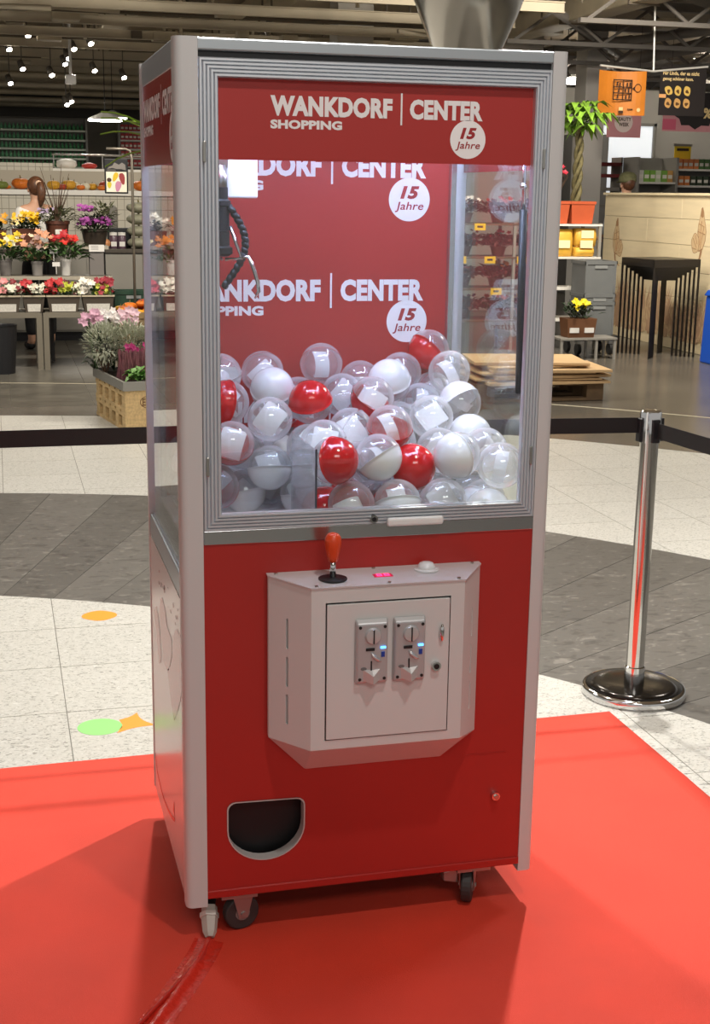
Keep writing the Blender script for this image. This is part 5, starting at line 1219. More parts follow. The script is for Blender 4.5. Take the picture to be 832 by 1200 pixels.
# ------------------------------------------------------------------ pumpkins
pk_o = mat('pumpkin_orange', '#d0701e', .5, 0, .15, 6); pk_y = mat('pumpkin_yellow', '#cf9a2c', .5, 0, .2, 8); pk_g = mat('pumpkin_green', '#6f7a35', .5, 0, .35, 9); pk_w = mat('pumpkin_cream', '#dcd3b8', .55, 0, .1, 6); pk_grey = mat('pumpkin_grey', '#8f8d78', .6, 0, .12, 6); pk_r = mat('pumpkin_red', '#a83c1c', .5, 0, .2, 7)
stem_m = mat('pumpkin_stem', '#6a6236', .8)
PUMP = {}
def pumpkin(x, y, z, r, flat, m_, label, group=None, tilt=0):
    key = (round(flat, 2), m_.name)
    o = thing('pumpkin', label, 'pumpkin', (x, y, z), random.uniform(0, 6), group, world=False)
    if key not in PUMP:
        b = B(); n = 9; prof = []
        for k in range(n+1):
            t = PI*k/n; prof.append((max(1e-6, math.sin(t)*(1+.08*math.sin(t))), flat*(1-math.cos(t)-(.16*math.exp(-(k-n)**2/2.)))))
        b.lathe(prof, (0, 0, 0), 32, lobes=8, lamp=-.10); me = b.mesh('flesh', True); me.materials.append(m_)
        s_ = B().tube([(0, 0, 2*flat*.86), (.02, 0, 2*flat*1.02), (.08, .02, 2*flat*1.16)], [.13, .08, .06], 6).mesh('stem'); s_.materials.append(stem_m); PUMP[key] = (me, s_)
    for nm, me in zip(('flesh', 'stem'), PUMP[key]):
        c = bpy.data.objects.new(nm, me); COL.objects.link(c); c.parent = o
    o.scale = (r*.92,)*3; o.rotation_euler.x = tilt
    return o
zs = 1.6005
row = [(-.24, .07, .8, pk_g, 'mottled green gourd on the white produce shelf'), (-.19, .055, .55, pk_o, 'small flat orange pumpkin on the white produce shelf'), (-.02, .10, .78, pk_o, 'big round orange pumpkin on the shelf left of the woman'),
       (.36, .075, .85, pk_y, 'ribbed yellow gourd on the shelf right of the woman'), (.46, .06, .7, pk_r, 'reddish gourd between yellow gourds on the shelf'), (.55, .085, .8, pk_y, 'large yellow gourd on the white produce shelf'),
       (.68, .05, .75, pk_o, 'small orange pumpkin in the middle of the shelf'), (.74, .055, .9, pk_w, 'cream pumpkin in the middle of the shelf'), (.83, .06, .8, pk_y, 'yellow gourd beside the cream pumpkin'),
       (.93, .05, .7, pk_o, 'small orange pumpkin near the fruit sign'), (1.0, .09, .75, pk_r, 'red orange pumpkin behind the fruit sign edge'), (1.07, .05, .8, pk_y, 'small yellow gourd beside the fruit sign'),
       (1.4, .095, .75, pk_o, 'round orange pumpkin at the right end of the shelf'), (-.4, .08, .8, pk_y, 'yellow gourd at the left end of the shelf'), (-.6, .09, .75, pk_o, 'orange pumpkin at the far left end of the shelf')]
for i, (x, r, fl_, m_, lb) in enumerate(row): pumpkin(x, 14.5+.1*(i % 3), zs, r, fl_, m_, lb)
for i, (x, r, m_) in enumerate([(.42, .06, pk_w), (.62, .07, pk_w), (.50, .06, pk_y), (.98, .07, pk_w), (.10, .06, pk_w)]):
    pumpkin(x, 14.82, zs, r, .85, m_, ['pale pumpkin at the back of the shelf by the yellow gourds', 'pale pumpkin at the back of the shelf behind the large gourd', 'yellow gourd at the back of the shelf', 'pale pumpkin at the back of the shelf by the sign', 'pale pumpkin at the back of the shelf behind the woman'][i])
# produce shelf with tiled front
ps = thing('produce_counter', 'long white produce counter with tiled front and pumpkin shelf', 'counter', (0, 14.6, 0))
tile_w = bpy.data.materials.new('white_wall_tiles'); tile_w.use_nodes = True; N = tile_w.node_tree.nodes; Lk = tile_w.node_tree.links
tcx = N.new('ShaderNodeTexCoord'); mpx = N.new('ShaderNodeMapping'); mpx.inputs['Rotation'].default_value = (PI/2, 0, 0); brk = N.new('ShaderNodeTexBrick'); brk.offset = 0
brk.inputs['Scale'].default_value = 1; brk.inputs['Mortar Size'].default_value = .004; brk.inputs['Brick Width'].default_value = .085; brk.inputs['Row Height'].default_value = .125
brk.inputs['Color1'].default_value = lin('#c9c3b2'); brk.inputs['Color2'].default_value = lin('#cfc9b9'); brk.inputs['Mortar'].default_value = lin('#97907f')
Lk.new(tcx.outputs['Object'], mpx.inputs[0]); Lk.new(mpx.outputs[0], brk.inputs[0]); Lk.new(brk.outputs[0], N['Principled BSDF'].inputs['Base Color']); N['Principled BSDF'].inputs['Roughness'].default_value = .3
B().box(-2.6, 2.3, 14.42, 15.2, 0, 1.54).build('tiled_front', tile_w, ps)
B().box(-2.62, 2.32, 14.38, 15.25, 1.54, 1.60).build('shelf_edge', mat('counter_white', '#ece8de', .4), ps, bevel=.005)
B().box(-2.6, 2.3, 14.98, 15.25, 1.60, 1.83).build('back_step', mat('counter_beige', '#b9b1a0', .7), ps)
B().box(-2.6, .38, 15.0, 15.25, 1.83, 1.92).build('back_ledge', tile_w, ps)
B().box(.38, 2.3, 15.0, 15.25, 1.83, 1.86).build('back_ledge', mat('counter_white', '#ece8de', .4), ps)
wb = B().lathe([(0, 0), (.09, 0), (.13, .04), (.12, .09), (.06, .115), (0, .12)], (.55, 15.1, 1.8605), 18).build('covered_dish', mat('dish_white', '#e9e4da', .4), smooth=True, label='white domed dish on the back ledge of the counter', cat='dish')
B().lathe([(0, 0), (.06, 0), (.10, .03), (.09, .055), (.02, .075), (0, .075)], (.83, 15.1, 1.8605), 16).build('red_dish', mat('dish_red', '#b8342a', .4), smooth=True, label='red dish on the back ledge of the counter', cat='dish')
rl_ = thing('glass_rail', 'thin steel rail above the produce counter', 'rail', (.8, 15.2, 1.9)); B().tube([(.38, 15.2, 2.03), (2.2, 15.2, 2.03)], .012, 8).build('bar', steel, rl_)
for x in (.4, 1.0, 1.6, 2.18): B().tube([(x, 15.2, 1.86), (x, 15.2, 2.03)], .008, 6).build('post', steel, rl_)
# grey cabinets with dark worktop
for k in range(8):
    x0 = -2.4+.6*k; c = thing('counter_cabinet', 'grey base cabinet unit under the dark worktop', 'cabinet', (x0+.3, 12.75, 0), group='grey base cabinets under the dark worktop')
    B().box(x0, x0+.6, 12.5, 13.0, .1, .945).build('body', mat('cabinet_front', '#8c887f', .6), c); B().box(x0+.005, x0+.595, 12.485, 12.5, .12, .93).build('door', mat('cabinet_front', '#8c887f', .6), c)
    B().box(x0, x0+.6, 12.54, 12.98, 0, .1).build('kick_board', black_pl, c)
B().box(-2.42, 2.42, 12.46, 13.02, .945, .985).build('worktop', mat('worktop_dark', '#4b443b', .4), label='long dark worktop running over the grey cabinets', cat='worktop', bevel=.004)
for k, x in enumerate((.905, .995)):
    r = thing('jar', 'glass jar of purple preserve with white lid on the dark worktop', 'jar', (x, 12.66, .986), group='purple jars on the dark worktop')
    B().lathe([(0, 0), (.042, 0), (.044, .01), (.044, .125), (.036, .14)], (x, 12.66, .986), 18).build('glass_body', mat('jar_purple', '#5a4450', .25), r, auto=.7); B().lathe([(.041, .14), (.041, .172), (0, .175)], (x, 12.66, .986), 18).build('lid', white_pot, r, auto=.7)
    B().box(x-.03, x+.03, 12.614, 12.616, 1.01, 1.06).build('label_paper', white_pot, r)
pumpkin(.80, 12.62, .9855, .065, .95, mat('squash_peach', '#c98a5a', .5), 'peach coloured squash beside the purple jars')
B().box(.86, 1.12, 12.85, 12.98, .986, 1.20).build('black_tray', black_pl, label='black plastic tray standing behind the purple jars', cat='tray', bevel=.01)
zq = .9855
for k in range(4):
    pumpkin(1.19, 12.72, zq, .125, .55, pk_grey, ['flat grey squash at the bottom of the squash stack', 'second flat grey squash in the stack', 'third flat grey squash in the stack', 'flat grey squash on top of the stack'][k]); zq += .126
B().box(.9, 1.01, 13.3, 13.5, .0, 1.43).build('grey_bin', mat('bin_grey', '#77736a', .6), label='narrow grey bin behind the dark worktop', cat='bin', bevel=.03)
# pumpkin crates at the end of the benches
def wood_crate(label, x0, x1, y0, y1, z0, z1, m_):
    r = thing('wooden_crate', label, 'crate', ((x0+x1)/2, (y0+y1)/2, z0)); n = 3; h = (z1-z0)/n
    B().box(x0, x1, y0, y1, z0, z0+.012).build('bottom', m_, r)
    for k in range(n):
        for (a0, a1, c0, c1) in ((x0, x1, y0, y0+.012), (x0, x1, y1-.012, y1), (x0, x0+.012, y0+.012, y1-.012), (x1-.012, x1, y0+.012, y1-.012)):
            B().box(a0, a1, c0, c1, z0+.012+h*k+.004, z0+h*(k+1)).build('slat', m_, r)
    return r
wood_crate('wooden crate heaped with ornamental gourds beside the bench', .72, 1.10, 10.2, 10.6, .28, .50, mat('crate_wood', '#7a6648', .8, 0, .2, 8))
wood_crate('empty wooden crate under the gourd crate', .72, 1.10, 10.2, 10.6, .0, .28, mat('crate_wood', '#7a6648', .8, 0, .2, 8))
for i, (x, y, z, r, fl_, m_) in enumerate([(.80, 10.28, .46, .075, .75, mat('gourd_striped', '#b8622e', .5, 0, .45, 16)), (.92, 10.26, .46, .06, .6, pk_y), (1.03, 10.28, .46, .065, .7, pk_o), (.86, 10.42, .48, .07, .8, pk_o), (1.0, 10.44, .49, .075, .9, pk_r), (.76, 10.24, .505, .035, .6, pk_y), (.96, 10.32, .545, .05, .6, pk_o), (.78, 10.46, .47, .06, .7, pk_y)]):
    pumpkin(x, y, z, r, fl_, m_, ['striped red brown gourd in the wooden crate', 'flat yellow gourd in the wooden crate', 'orange gourd in the wooden crate corner', 'orange gourd at the back of the crate', 'red gourd at the back of the crate', 'tiny yellow gourd on top of the crate heap', 'small orange gourd on top of the crate heap', 'yellow gourd at the back of the crate'][i])
gc = crate(.74, 1.12, 10.75, 11.0, .40, .66, 'dark green plastic crate behind the gourd crate', mat('crate_green', '#1f3d2c', .5))
B().box(.74, 1.12, 10.75, 11.0, 0, .40).build('plinth', dark_metal, label='dark plinth under the green plastic crate', cat='plinth', bevel=.005)
# sign on a bent pole
sg = thing('sign_stand', 'black framed fruit sign on a bent steel pole', 'sign', (.935, 10.68, 0))
B().tube([(.935, 10.68, 0), (.935, 10.68, 1.90), (.92, 10.68, 1.97), (.88, 10.68, 1.985), (.70, 10.68, 1.985)], .013, 8).build('pole', mat('pole_steel', '#8f877a', .4, .6), sg, smooth=True)
B().box(.85, 1.02, 10.6, 10.74, 0, .02).build('foot', dark_metal, sg)
B().box(.675, .895, 10.655, 10.672, 1.575, 1.895).build('board', black_pl, sg, bevel=.012)
B().box(.69, .88, 10.652, 10.655, 1.59, 1.775).build('printed_field', mat('sign_cream', '#d9d4c0', .5), sg)
fs = lambda a, z: (a, 10.6505, z)
for (cy, cz_, ry, rz_, ro, c) in ((.775, 1.73, .022, .045, -.4, 'c9a820'), (.838, 1.715, .026, .055, .2, '8a3030'), (.80, 1.645, .028, .05, -.2, 'b57a94'), (.718, 1.655, .02, .03, 0, 'c2b02a')):
    B().add([fs(a_, z) for a_, z in blob(cy, cz_, ry, rz_, ro, 14, .1, 3)], [tuple(range(14))]).build('printed_fruit', mat('fruit_'+c, '#'+c, .5), sg)
B().add([fs(a_, z) for a_, z in blob(.717, 1.70, .022, .02, 0, 12, 0, 1)], [tuple(range(12))]).build('printed_spot', ink, sg)
B().add([fs(a_, z) for a_, z in [(.70, 1.80), (.75, 1.81), (.79, 1.80), (.83, 1.80), (.875, 1.79), (.87, 1.84), (.84, 1.86), (.81, 1.84), (.77, 1.86), (.75, 1.83), (.72, 1.82)]], [tuple(range(11))]).build('printed_shape', mat('sign_grey', '#77716c', .5), sg)
for z in (1.782, 1.79): B().box(.70, .78, 10.651, 10.653, z, z+.004).build('print_line', mat('sign_grey', '#77716c', .5), sg)
# long green palm leaf leaning in from behind
pm_ = thing('palm', 'green palm with long narrow leaves behind the claw machine', 'plant', (1.28, 9.6, 0)); round_pot(pm_, 1.28, 9.6, 0, .17, .12, .3, grey_pot)
B().tube([(1.28, 9.6, .27), (1.27, 9.6, 1.2), (1.25, 9.6, 1.9)], [.03, .025, .02], 8).build('trunk', twig, pm_, smooth=True)
for k in range(14):
    a_ = PI+.25+k*.47; up = .75 if k % 2 else .35; n = 7; b = B(); v_ = []
    if k in (0, 1): a_ = PI+(.12 if k else -.1); up = .80 if k else .62
    d_ = Vector((math.cos(a_), math.sin(a_), 0)); sd = Vector((-d_.y, d_.x, 0))
    for i in range(n):
        t = i/(n-1); c = Vector((1.25, 9.6, 1.88))+d_*(.68*t)+Vector((0, 0, up*t-.42*t*t)); w_ = .036*math.sin(PI*min(.96, .1+t*.9))
        v_ += [c-sd*w_, c+Vector((0, 0, -.012)), c+sd*w_]
    f = []
    for i in range(n-1): f += [(3*i, 3*i+1, 3*i+4, 3*i+3), (3*i+1, 3*i+2, 3*i+5, 3*i+4)]
    b.add(v_, f).build('leaf', mat('leaf_palm', '#8fae45', .45, 0, .2, 6), pm_, smooth=True)
# ------------------------------------------------------------------ pallet bed of plants near the barrier
euro = mat('euro_pallet_wood', '#c3a676', .75, 0, .18, 7, stretch=(8, 1, 8))
BED_BEFORE = set(COL.objects)
PX0, PX1, PY0, PY1 = .455, 1.655, 6.6, 7.42
def pallet_side(label, z0):
    r = thing('pallet', label, 'pallet', (PX0, PY0, z0)); w_ = PX1-PX0; d_ = PY1-PY0
    for k in range(3):
        x = PX0+(w_-.145)*k/2; 
        B().box(x, x+.145, PY0, PY1, z0, z0+.02).build('skid_board', euro, r)
    for k in range(5):
        y = PY0+(d_-.11)*k/4
        B().box(PX0, PX0+.03, y+.02, y+.09, z0+.02, z0+.10).build('block', euro, r); B().box(PX1-.1, PX1, y, y+.11, z0+.02, z0+.10).build('block', euro, r)
    B().box(PX0, PX1, PY0, PY0+.022, z0+.02, z0+.10).build('front_board', euro, r)
    for k in range(3): B().box(PX0+(w_-.145)*k/2, PX0+(w_-.145)*k/2+.145, PY0, PY1, z0+.10, z0+.12).build('stringer_board', euro, r)
    for k in range(6):
        y = PY0+(d_-.11)*k/5; B().box(PX0, PX1, y, y+.11, z0+.12, z0+.14).build('deck_board', euro, r)
    return r
p1 = pallet_side('lower of two pale wooden pallets under the plant tray', .0022); p2 = pallet_side('upper pale wooden pallet stamped EPAL under the plant tray', .1425)
brand = mat('burnt_brand', '#6a4a2c', .8); fy = lambda a, z: (a, PY0-.0008, z)
text_fit('brand_mark', 'EPAL', .575, .69, .176, .226, fy, brand, p2, .02)
b = B(); b.add([fy(.635+.078*math.cos(2*PI*i/24), .201+.047*math.sin(2*PI*i/24)) for i in range(24)]+[fy(.635+.072*math.cos(2*PI*i/24), .201+.042*math.sin(2*PI*i/24)) for i in range(24)], [(i, (i+1) % 24, 24+(i+1) % 24, 24+i) for i in range(24)]); b.build('brand_oval', brand, p2)
tr = thing('plant_tray', 'grey metal tray of soil on the pale pallets', 'tray', (1.05, 7.0, .283)); gz = mat('tray_zinc', '#8f8d86', .45, .4)
for (a0, a1, c0, c1) in ((PX0-.015, PX1, PY0-.015, PY0+.003), (PX0-.015, PX1, PY1-.003, PY1+.015), (PX0-.015, PX0+.003, PY0+.003, PY1-.003), (PX1-.018, PX1, PY0+.003, PY1-.003)): B().box(a0, a1, c0, c1, .283, .345).build('tray_side', gz, tr)
B().box(PX0+.003, PX1-.018, PY0+.003, PY1-.003, .283, .315).build('soil', soil, tr)
# silver bushes
for i, (x, y, s_) in enumerate([(.47, 7.18, 1.0), (.66, 7.2, 1.05), (.86, 7.22, 1.0)]):
    r = thing('silver_bush', ['silver leaved bush at the tray corner', 'silver leaved bush in the middle of the tray row', 'silver leaved bush at the hidden end of the tray row'][i], 'plant', (x, y, .3155)); b = B()
    for _ in range(900):
        u = Vector((random.gauss(0, 1), random.gauss(0, 1), random.gauss(0, 1))).normalized(); rr_ = random.uniform(.55, 1)
        c = Vector((x+u.x*.15*s_*rr_, y+u.y*.13*s_*rr_, .55+u.z*.13*s_*rr_)); b.leaf(c, u+Vector((0, 0, .4)), random.uniform(.03, .06), .012, .1, .1)
    b.build('foliage', leaf_s, r, kind='stuff'); b = B()
    for k in range(7): b.tube([(x, y, .31), (x+random.uniform(-.07, .07), y+random.uniform(-.06, .06), .5)], .006, 5)
    b.build('stems', twig, r, kind='stuff')
for i, (x, y, c, n, lb) in enumerate([(.40, 7.34, 'd3a3b8', 16, 'pink cyclamen behind the corner silver bush'), (.53, 7.36, 'e6e0dc', 22, 'white cyclamen behind the silver bushes'), (.68, 7.36, 'd8b4bf', 20, 'pale pink cyclamen at the back of the tray')]):
    r = thing('cyclamen', lb, 'plant', (x+.05, y, .3155)); b = B(); foliage(b, (x+.05, y, .33), 30, .05, .2, .08, .05); b.build('foliage', leaf_d, r, kind='stuff')
    b = B()
    for k in range(8): b.tube([(x+.05, y, .32), (x+random.uniform(-.02, .1), y+random.uniform(-.03, .03), .68)], .003, 4)
    b.build('stems', leaf_g, r, kind='stuff')
    b = B()
    for _ in range(n): b.flower((x+random.uniform(-.05, .09), y+random.uniform(-.05, .03), .69+random.uniform(-.02, .07)), (random.uniform(-.6, .6), -1, .5), .032)
    b.build('blossoms', fm(c), r, kind='stuff')
rh = thing('heather', 'dusky red heather in front of the silver bushes', 'plant', (.68, 6.95, .3155)); b = B()
for _ in range(420):
    x = .68+random.uniform(-.17, .2); y = 6.95+random.uniform(-.1, .1); h = random.uniform(.1, .2); l = random.uniform(-.03, .03)
    b.add([(x-.005, y, .32), (x+.005, y, .32), (x+.005+l, y+l, .32+h), (x-.003+l, y+l, .33+h)], [(0, 1, 2, 3)])
b.build('sprigs', mat('heather_red', '#7c4c52', .8, 0, .3, 25), rh, kind='stuff')
r = thing('cyclamen', 'magenta cyclamen beside the dusky heather', 'plant', (.66, 7.02, .3155)); b = B(); b.tube([(.66, 7.02, .32), (.66, 7.0, .5)], .004, 5); b.build('stems', leaf_g, r)
b = B()
for _ in range(14): b.flower((.64+random.uniform(-.06, .08), 7.0+random.uniform(-.02, .02), .52+random.uniform(-.02, .03)), (random.uniform(-.6, .6), -1, .4), .024)
b.build('blossoms', fm('a8286a'), r, kind='stuff')
r = thing('leafy_plant', 'bright green leafy plant at the front of the tray', 'plant', (.60, 6.74, .3155)); b = B(); foliage(b, (.60, 6.74, .325), 60, .06, .07, .07, .06); b.build('foliage', mat('leaf_bright', '#5d8a3c', .5, 0, .25, 20), r, kind='stuff')
b = B(); b.tube([(.60, 6.74, .315), (.60, 6.74, .37)], .01, 6); b.build('stems', leaf_g, r)
# the whole bed stands turned a little
PIV = Vector((.462, 6.57, 0)); AR = .172
def spin(r):
    v_ = r.location-Vector((PX0, PY0, 0)); ca, sa = math.cos(AR), math.sin(AR)
    r.location = (PIV.x+v_.x*ca-v_.y*sa, PIV.y+v_.x*sa+v_.y*ca, r.location.z); r.rotation_euler.z += AR
for o in [q for q in COL.objects if q not in BED_BEFORE and q.parent is None]: spin(o)
# bucket at the left edge of the benches
B().lathe([(0, 0), (.12, 0), (.15, .42), (.155, .43), (.145, .42), (.115, .03), (0, .03)], (-.34, 9.85, 0), 22).build('bucket', black_pl, smooth=False, label='tall black bucket standing before the long bench', cat='bucket')
# ------------------------------------------------------------------ far wall shelves
gw = mat('gondola_light', '#c9d6c4', .5, emit=.0)
fsz = [2.02, 2.18, 2.345, 2.51, 2.68]
gondola('wide wall shelf filled with rows of green bottles', -3.0, 1.40, 24.0, 24.4, 2.88, fsz, gw)
for i, z in enumerate(fsz):
    pack_row('green_bottle', -.55, 1.34, 24.15, z, 26, .07, .115, .07, ['6fb384', '57a06c'] if i % 2 else ['74b88a', '559a68'], ['green bottle on the lowest visible board of the wide wall shelf', 'green bottle on the second visible board of the wide wall shelf', 'green bottle on the third visible board of the wide wall shelf', 'green bottle on the fourth visible board of the wide wall shelf', 'green bottle on the top board of the wide wall shelf'][i], 'bottle', 'green bottles on wall shelf board %d' % (i+1), True)
    B().box(-2.9, 1.34, 23.985, 24.0, z-.035, z+.0).build('price_rail', mat('rail_pale_green', '#dfe8d6', .5), label=['pale price rail under the lowest visible row of green bottles', 'pale price rail under the second row of green bottles', 'pale price rail under the third row of green bottles', 'pale price rail under the fourth row of green bottles', 'pale price rail under the top row of green bottles'][i], cat='price rail')
gondola('narrow wall shelf filled with red packs', 1.96, 2.75, 24.0, 24.4, 2.9, [2.05, 2.21, 2.37, 2.53, 2.69])
for i, z in enumerate([2.05, 2.21, 2.37, 2.53, 2.69]):
    pack_row('red_pack', 2.01, 2.70, 24.12, z, 9, .07, .12, .08, ['c02a2a'], ['red pack on the lowest board of the narrow wall shelf', 'red pack on the second board of the narrow wall shelf', 'red pack on the third board of the narrow wall shelf', 'red pack on the fourth board of the narrow wall shelf', 'red pack on the top board of the narrow wall shelf'][i], 'pack', 'red packs on wall shelf board %d' % (i+1))
# ------------------------------------------------------------------ lamps of the shop
def track_spot(x, y, z, label, tx=0, e=40):
    r = thing('track_spotlight', label, 'spotlight', (x, y, z), group='track spotlights under the shop ceiling'); d_ = Vector((.25+tx, -.55, -.75)).normalized(); p = Vector((x, y, z))
    B().cyl(p-d_*.09, p+d_*.05, .04, .05, n=14).build('housing', mat('spot_housing', '#6d665c', .5), r, smooth=True)
    B().cyl(p+d_*.051, p+d_*.056, .036, n=16).build('lens', mat('spot_lens', '#ffffff', .4, emit=e, ecol='#fff4e2'), r)
    B().tube([p-d_*.06, (x, y+.02, z+.12), (x, y+.02, 4.0)], .008, 6).build('stem', mat('spot_housing', '#6d665c', .5), r)
    spot_light('track_spot_light', p+d_*.06, p+d_*2, 34, 1.5, .04)
SPOTS = [(-.06, 17.5, 3.50), (.17, 16.4, 3.58), (.92, 16.2, 3.62), (.98, 16.6, 3.53), (.80, 17.3, 3.52), (.74, 17.6, 3.42), (.70, 17.8, 3.36), (.12, 18, 3.29), (.52, 18, 3.22), (.75, 18.6, 2.86), (.83, 18.9, 2.92), (1.12, 18, 3.3), (1.58, 18.5, 3.26), (3.35, 16.2, 3.78), (3.2, 16.0, 3.62), (3.38, 16.4, 3.66), (-.05, 18.4, 3.12), (7.55, 16, 3.26), (8.2, 18.8, 3.62)]
for k, s_ in enumerate(SPOTS): track_spot(*s_, 'small lit track spotlight hanging under the shop ceiling')
def pendant(x, y, z, r_, label):
    r = thing('pendant_lamp', label, 'lamp', (x, y, z)); B().lathe([(r_*.1, .13), (r_*.2, .12), (r_*.9, .04), (r_, .015), (r_*.97, .012)], (x, y, z), 26).build('shade', mat('shade_white', '#d9d6cf', .5), r, smooth=True)
    B().lathe([(0, 0), (r_*.95, 0), (r_*.95, .014), (0, .014)], (x, y, z), 26).build('diffuser', mat('lamp_glow', '#ffffff', .4, emit=40, ecol='#fff6e8'), r); B().tube([(x, y, z+.12), (x, y, 4.0)], .006, 6).build('cord', black_pl, r)
pendant(1.30, 18.5, 2.60, .26, 'round flat pendant lamp hanging lowest over the produce area'); pendant(1.55, 20.2, 2.72, .24, 'round flat pendant lamp farther back by the red packs')
def tube_lamp(x0, x1, y, z, label):
    r = thing('tube_lamp', label, 'lamp', ((x0+x1)/2, y, z)); B().tube([(x0, y, z), (x1, y, z)], .055, 12).build('tube', mat('lamp_glow', '#ffffff', .4, emit=40, ecol='#fff6e8'), r, smooth=True)
    B().box(x0, x1, y-.04, y+.04, z+.05, z+.09).build('housing', mat('shade_white', '#d9d6cf', .5), r)
    for x in (x0+.1, x1-.1): B().tube([(x, y, z+.09), (x, y, 4.0)], .005, 6).build('cord', black_pl, r)
tube_lamp(8.0, 8.92, 18, 3.37, 'glowing tube lamp behind the money tree'); tube_lamp(10.55, 11.6, 18, 3.72, 'glowing tube lamp beyond the black poster')
wl = thing('ceiling_antenna', 'white hanging pole with small box under the ceiling', 'antenna', (.74, 17, 3.05)); B().tube([(.74, 17, 3.12), (.74, 17, 4.0)], .02, 8).build('pole', white_pl, wl); B().box(.67, .81, 16.94, 17.06, 3.0, 3.12).build('box', white_pl, wl, bevel=.01)
# ------------------------------------------------------------------ people
skin_m = mat('skin', '#c99a7e', .55); hair_b = mat('hair_brown', '#5a3823', .5, 0, .35, 40)
def skin_obj(name, verts, edges, radii, m_, parent, root=0, sub=2):
    me = bpy.data.meshes.new(name); me.from_pydata(verts, edges, [])
    bm = bmesh.new(); bm.from_mesh(me); ly = bm.verts.layers.skin.verify(); bm.verts.ensure_lookup_table()
    for i, v_ in enumerate(bm.verts):
        r = radii[i]; v_[ly].radius = r if isinstance(r, tuple) else (r, r); v_[ly].use_root = (i == root)
    bm.to_mesh(me); bm.free(); o = bpy.data.objects.new(name, me); COL.objects.link(o); o.parent = parent
    sk = o.modifiers.new('skin', 'SKIN'); sk.use_smooth_shade = True; sk.branch_smoothing = .4
    ss = o.modifiers.new('sub', 'SUBSURF'); ss.levels = sub; ss.render_levels = sub; me.materials.append(m_); return o
def person(label, loc, rz, H, shirt, trousers, shoes, hair, arms, cap=None):
    p = thing('person', label, 'person', loc, rz, world=False); k = H/1.7
    S = lambda v_: tuple(c*k for c in v_)
    V = [(0, 0, .95), (0, .005, 1.12), (0, .01, 1.30), (0, .01, 1.42), (0, 0, 1.49), (0, -.012, 1.56), (0, -.015, 1.63), (0, -.005, 1.68)]; E_ = [(i, i+1) for i in range(7)]
    Rd = [(.145, .11), (.125, .10), (.15, .11), (.10, .08), .052, (.062, .075), (.072, .088), (.045, .055)]
    for s_, (el, wr) in ((-1, arms[0]), (1, arms[1])):
        n = len(V); sh_ = (s_*.165, .01, 1.395); el = (s_*el[0], el[1], el[2]); wr = (s_*wr[0], wr[1], wr[2])
        V += [sh_, el, wr]; E_ += [(3, n), (n, n+1), (n+1, n+2)]; Rd += [.058, .043, .028]
        d_ = (Vector(wr)-Vector(el)).normalized(); palm = Vector(wr)+d_*.07; V.append(tuple(palm)); E_.append((n+2, n+3)); Rd.append((.036, .018))
        sd = d_.orthogonal().normalized(); up_ = d_.cross(sd)
        for f_ in range(4):
            b0 = palm+sd*(f_-1.5)*.021+d_*.012; ln = (.062, .075, .07, .055)[f_]; m0 = len(V)
            V += [tuple(b0), tuple(b0+d_*ln*.55-up_*.006), tuple(b0+d_*ln*.9-up_*.02)]; E_ += [(n+3, m0), (m0, m0+1), (m0+1, m0+2)]; Rd += [.0095, .0088, .0075]
        m0 = len(V); tb = Vector(wr)+d_*.03+sd*.03; V += [tuple(tb), tuple(tb+d_*.035+sd*.022)]; E_ += [(n+2, m0), (m0, m0+1)]; Rd += [.011, .009]
    for s_ in (-1, 1):
        n = len(V); V += [(s_*.09, 0, .87), (s_*.10, -.012, .50), (s_*.10, .015, .10), (s_*.105, -.05, .045), (s_*.11, -.13, .035)]; E_ += [(0, n), (n, n+1), (n+1, n+2), (n+2, n+3), (n+3, n+4)]; Rd += [.09, .06, .042, .04, .032]
    skin_obj('body', [S(v_) for v_ in V], E_, [tuple(q*k for q in r) if isinstance(r, tuple) else r*k for r in Rd], skin_m, p)
    # shirt, trousers, shoes
    sv = [(0, 0, .93), (0, .005, 1.12), (0, .01, 1.30), (0, .01, 1.42)]; se = [(0, 1), (1, 2), (2, 3)]; sr = [(.17, .135), (.145, .12), (.168, .128), (.115, .095)]
    for s_, (el, wr) in ((-1, arms[0]), (1, arms[1])):
        n = len(sv); e_ = Vector((s_*el[0], el[1], el[2])); w2 = Vector((s_*wr[0], wr[1], wr[2])); sv += [(s_*.165, .01, 1.395), tuple(e_), tuple(e_.lerp(w2, .55))]; se += [(3, n), (n, n+1), (n+1, n+2)]; sr += [.072, .056, .05]
    skin_obj('shirt', [S(v_) for v_ in sv], se, [tuple(q*k for q in r) if isinstance(r, tuple) else r*k for r in sr], shirt, p)
    tv = [(0, 0, .97), (0, 0, .90)]; te = [(0, 1)]; tr_ = [(.158, .125), (.165, .13)]
    for s_ in (-1, 1): n = len(tv); tv += [(s_*.092, 0, .82), (s_*.10, -.012, .50), (s_*.10, .015, .13)]; te += [(1, n), (n, n+1), (n+1, n+2)]; tr_ += [.105, .075, .062]
    skin_obj('trousers', [S(v_) for v_ in tv], te, [tuple(q*k for q in r) if isinstance(r, tuple) else r*k for r in tr_], trousers, p)
    for s_ in (-1, 1): skin_obj('shoe', [S((s_*.10, .03, .05)), S((s_*.105, -.06, .045)), S((s_*.11, -.15, .04))], [(0, 1), (1, 2)], [.05*k, .05*k, .04*k], shoes, p)
    # face
    for s_ in (-1, 1):
        b = B(); b.ball(S((s_*.03, -.098, 1.618)), .012*k, 10, 7); b.build('eye', mat('eye_white', '#e8e4df', .3), p, smooth=True)
        b = B(); b.ball(S((s_*.075, .0, 1.60)), .02*k, 10, 7, (.5, 1, 1.4)); b.build('ear', skin_m, p, smooth=True)
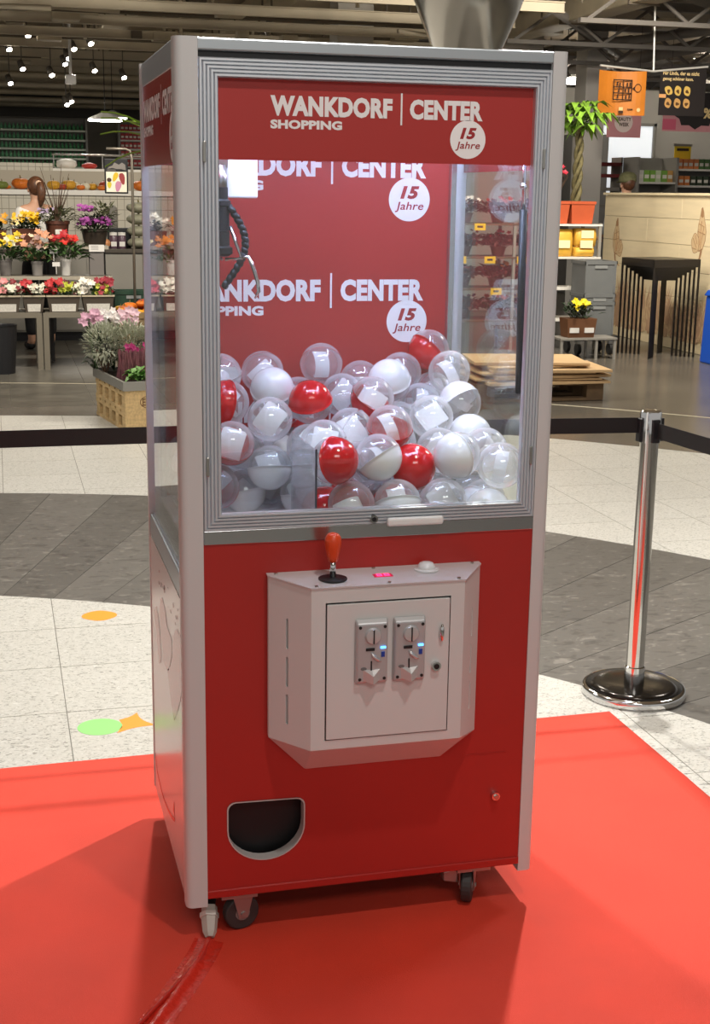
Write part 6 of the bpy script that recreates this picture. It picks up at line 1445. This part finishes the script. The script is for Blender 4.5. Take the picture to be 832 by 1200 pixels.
    b = B(); b.ball(S((0, -.105, 1.585)), .014*k, 10, 7, (.9, 1, 1.4)); b.build('nose', skin_m, p, smooth=True)
    b = B(); b.ball(S((0, -.092, 1.548)), .02*k, 10, 7, (1.1, .45, .35)); b.build('mouth', mat('lips', '#a8605a', .5), p, smooth=True)
    b = B(); b.ball((0, 0, 0), .1*k, 20, 12, (.86, 1.0, 1.0)); b.v = [(x, y+.012*k, z+1.635*k) for x, y, z in b.v if True]
    # hair cap: keep the crown and the back of the head
    keep = [i for i, (x, y, z) in enumerate(b.v) if z > 1.60*k-(y/k)*.55*k or y > .03*k]; ks_ = set(keep)
    b.f = [f for f in b.f if all(i in ks_ for i in f)]; b.build('hair', hair, p, smooth=True)
    if cap:
        b = B(); b.lathe([(.098*k, -.01), (.103*k, .02*k), (.098*k, .07*k), (.07*k, .10*k), (.03*k, .112*k), (0, .113*k)], (0, .005*k, 1.645*k), 22); b.build('cap', cap, p, smooth=True)
        b = B(); b.hexa([S((-.06, -.09, 1.645)), S((.06, -.09, 1.645)), S((.045, -.165, 1.635)), S((-.045, -.165, 1.635))][::-1], [S((-.06, -.09, 1.652)), S((.06, -.09, 1.652)), S((.045, -.165, 1.642)), S((-.045, -.165, 1.642))][::-1]); b.build('cap_peak', cap, p)
    return p, k
wp, k = person('woman with brown ponytail in white shirt standing behind the flower rack', (.07, 11.72, 0), PI+.25, 1.70, mat('shirt_white', '#dcd9d2', .8), mat('trousers_black', '#1d1c1d', .8), mat('shoes_black', '#151414', .6), hair_b, (((.24, .0, 1.12), (.20, -.2, 1.02)), ((.24, .0, 1.12), (.20, -.2, 1.02))))
b = B(); b.tube([(0, .10*k, 1.66*k), (-.01, .145*k, 1.65*k), (-.015, .155*k, 1.58*k), (-.012, .14*k, 1.50*k), (-.005, .13*k, 1.43*k)], [.022, .038, .045, .036, .012], 10); b.build('ponytail', hair_b, wp, smooth=True)
b = B(); b.lathe([(.028, -.01), (.034, 0), (.028, .01)], (0, .115*k, 1.66*k), 12, axis='y'); b.build('hair_tie', mat('hair_tie', '#c9a58a', .6), wp, smooth=True)
person('person in olive cap and grey shirt standing behind the wooden counter', (7.42, 13.6, 0), PI+.1, 1.86, mat('shirt_grey', '#9a9ea3', .8), mat('trousers_black', '#1d1c1d', .8), mat('shoes_black', '#151414', .6), hair_b, (((.24, .0, 1.12), (.20, -.2, 1.02)), ((.24, .0, 1.12), (.20, -.2, 1.02))), mat('cap_olive', '#6b6a48', .8, 0, .2, 30))
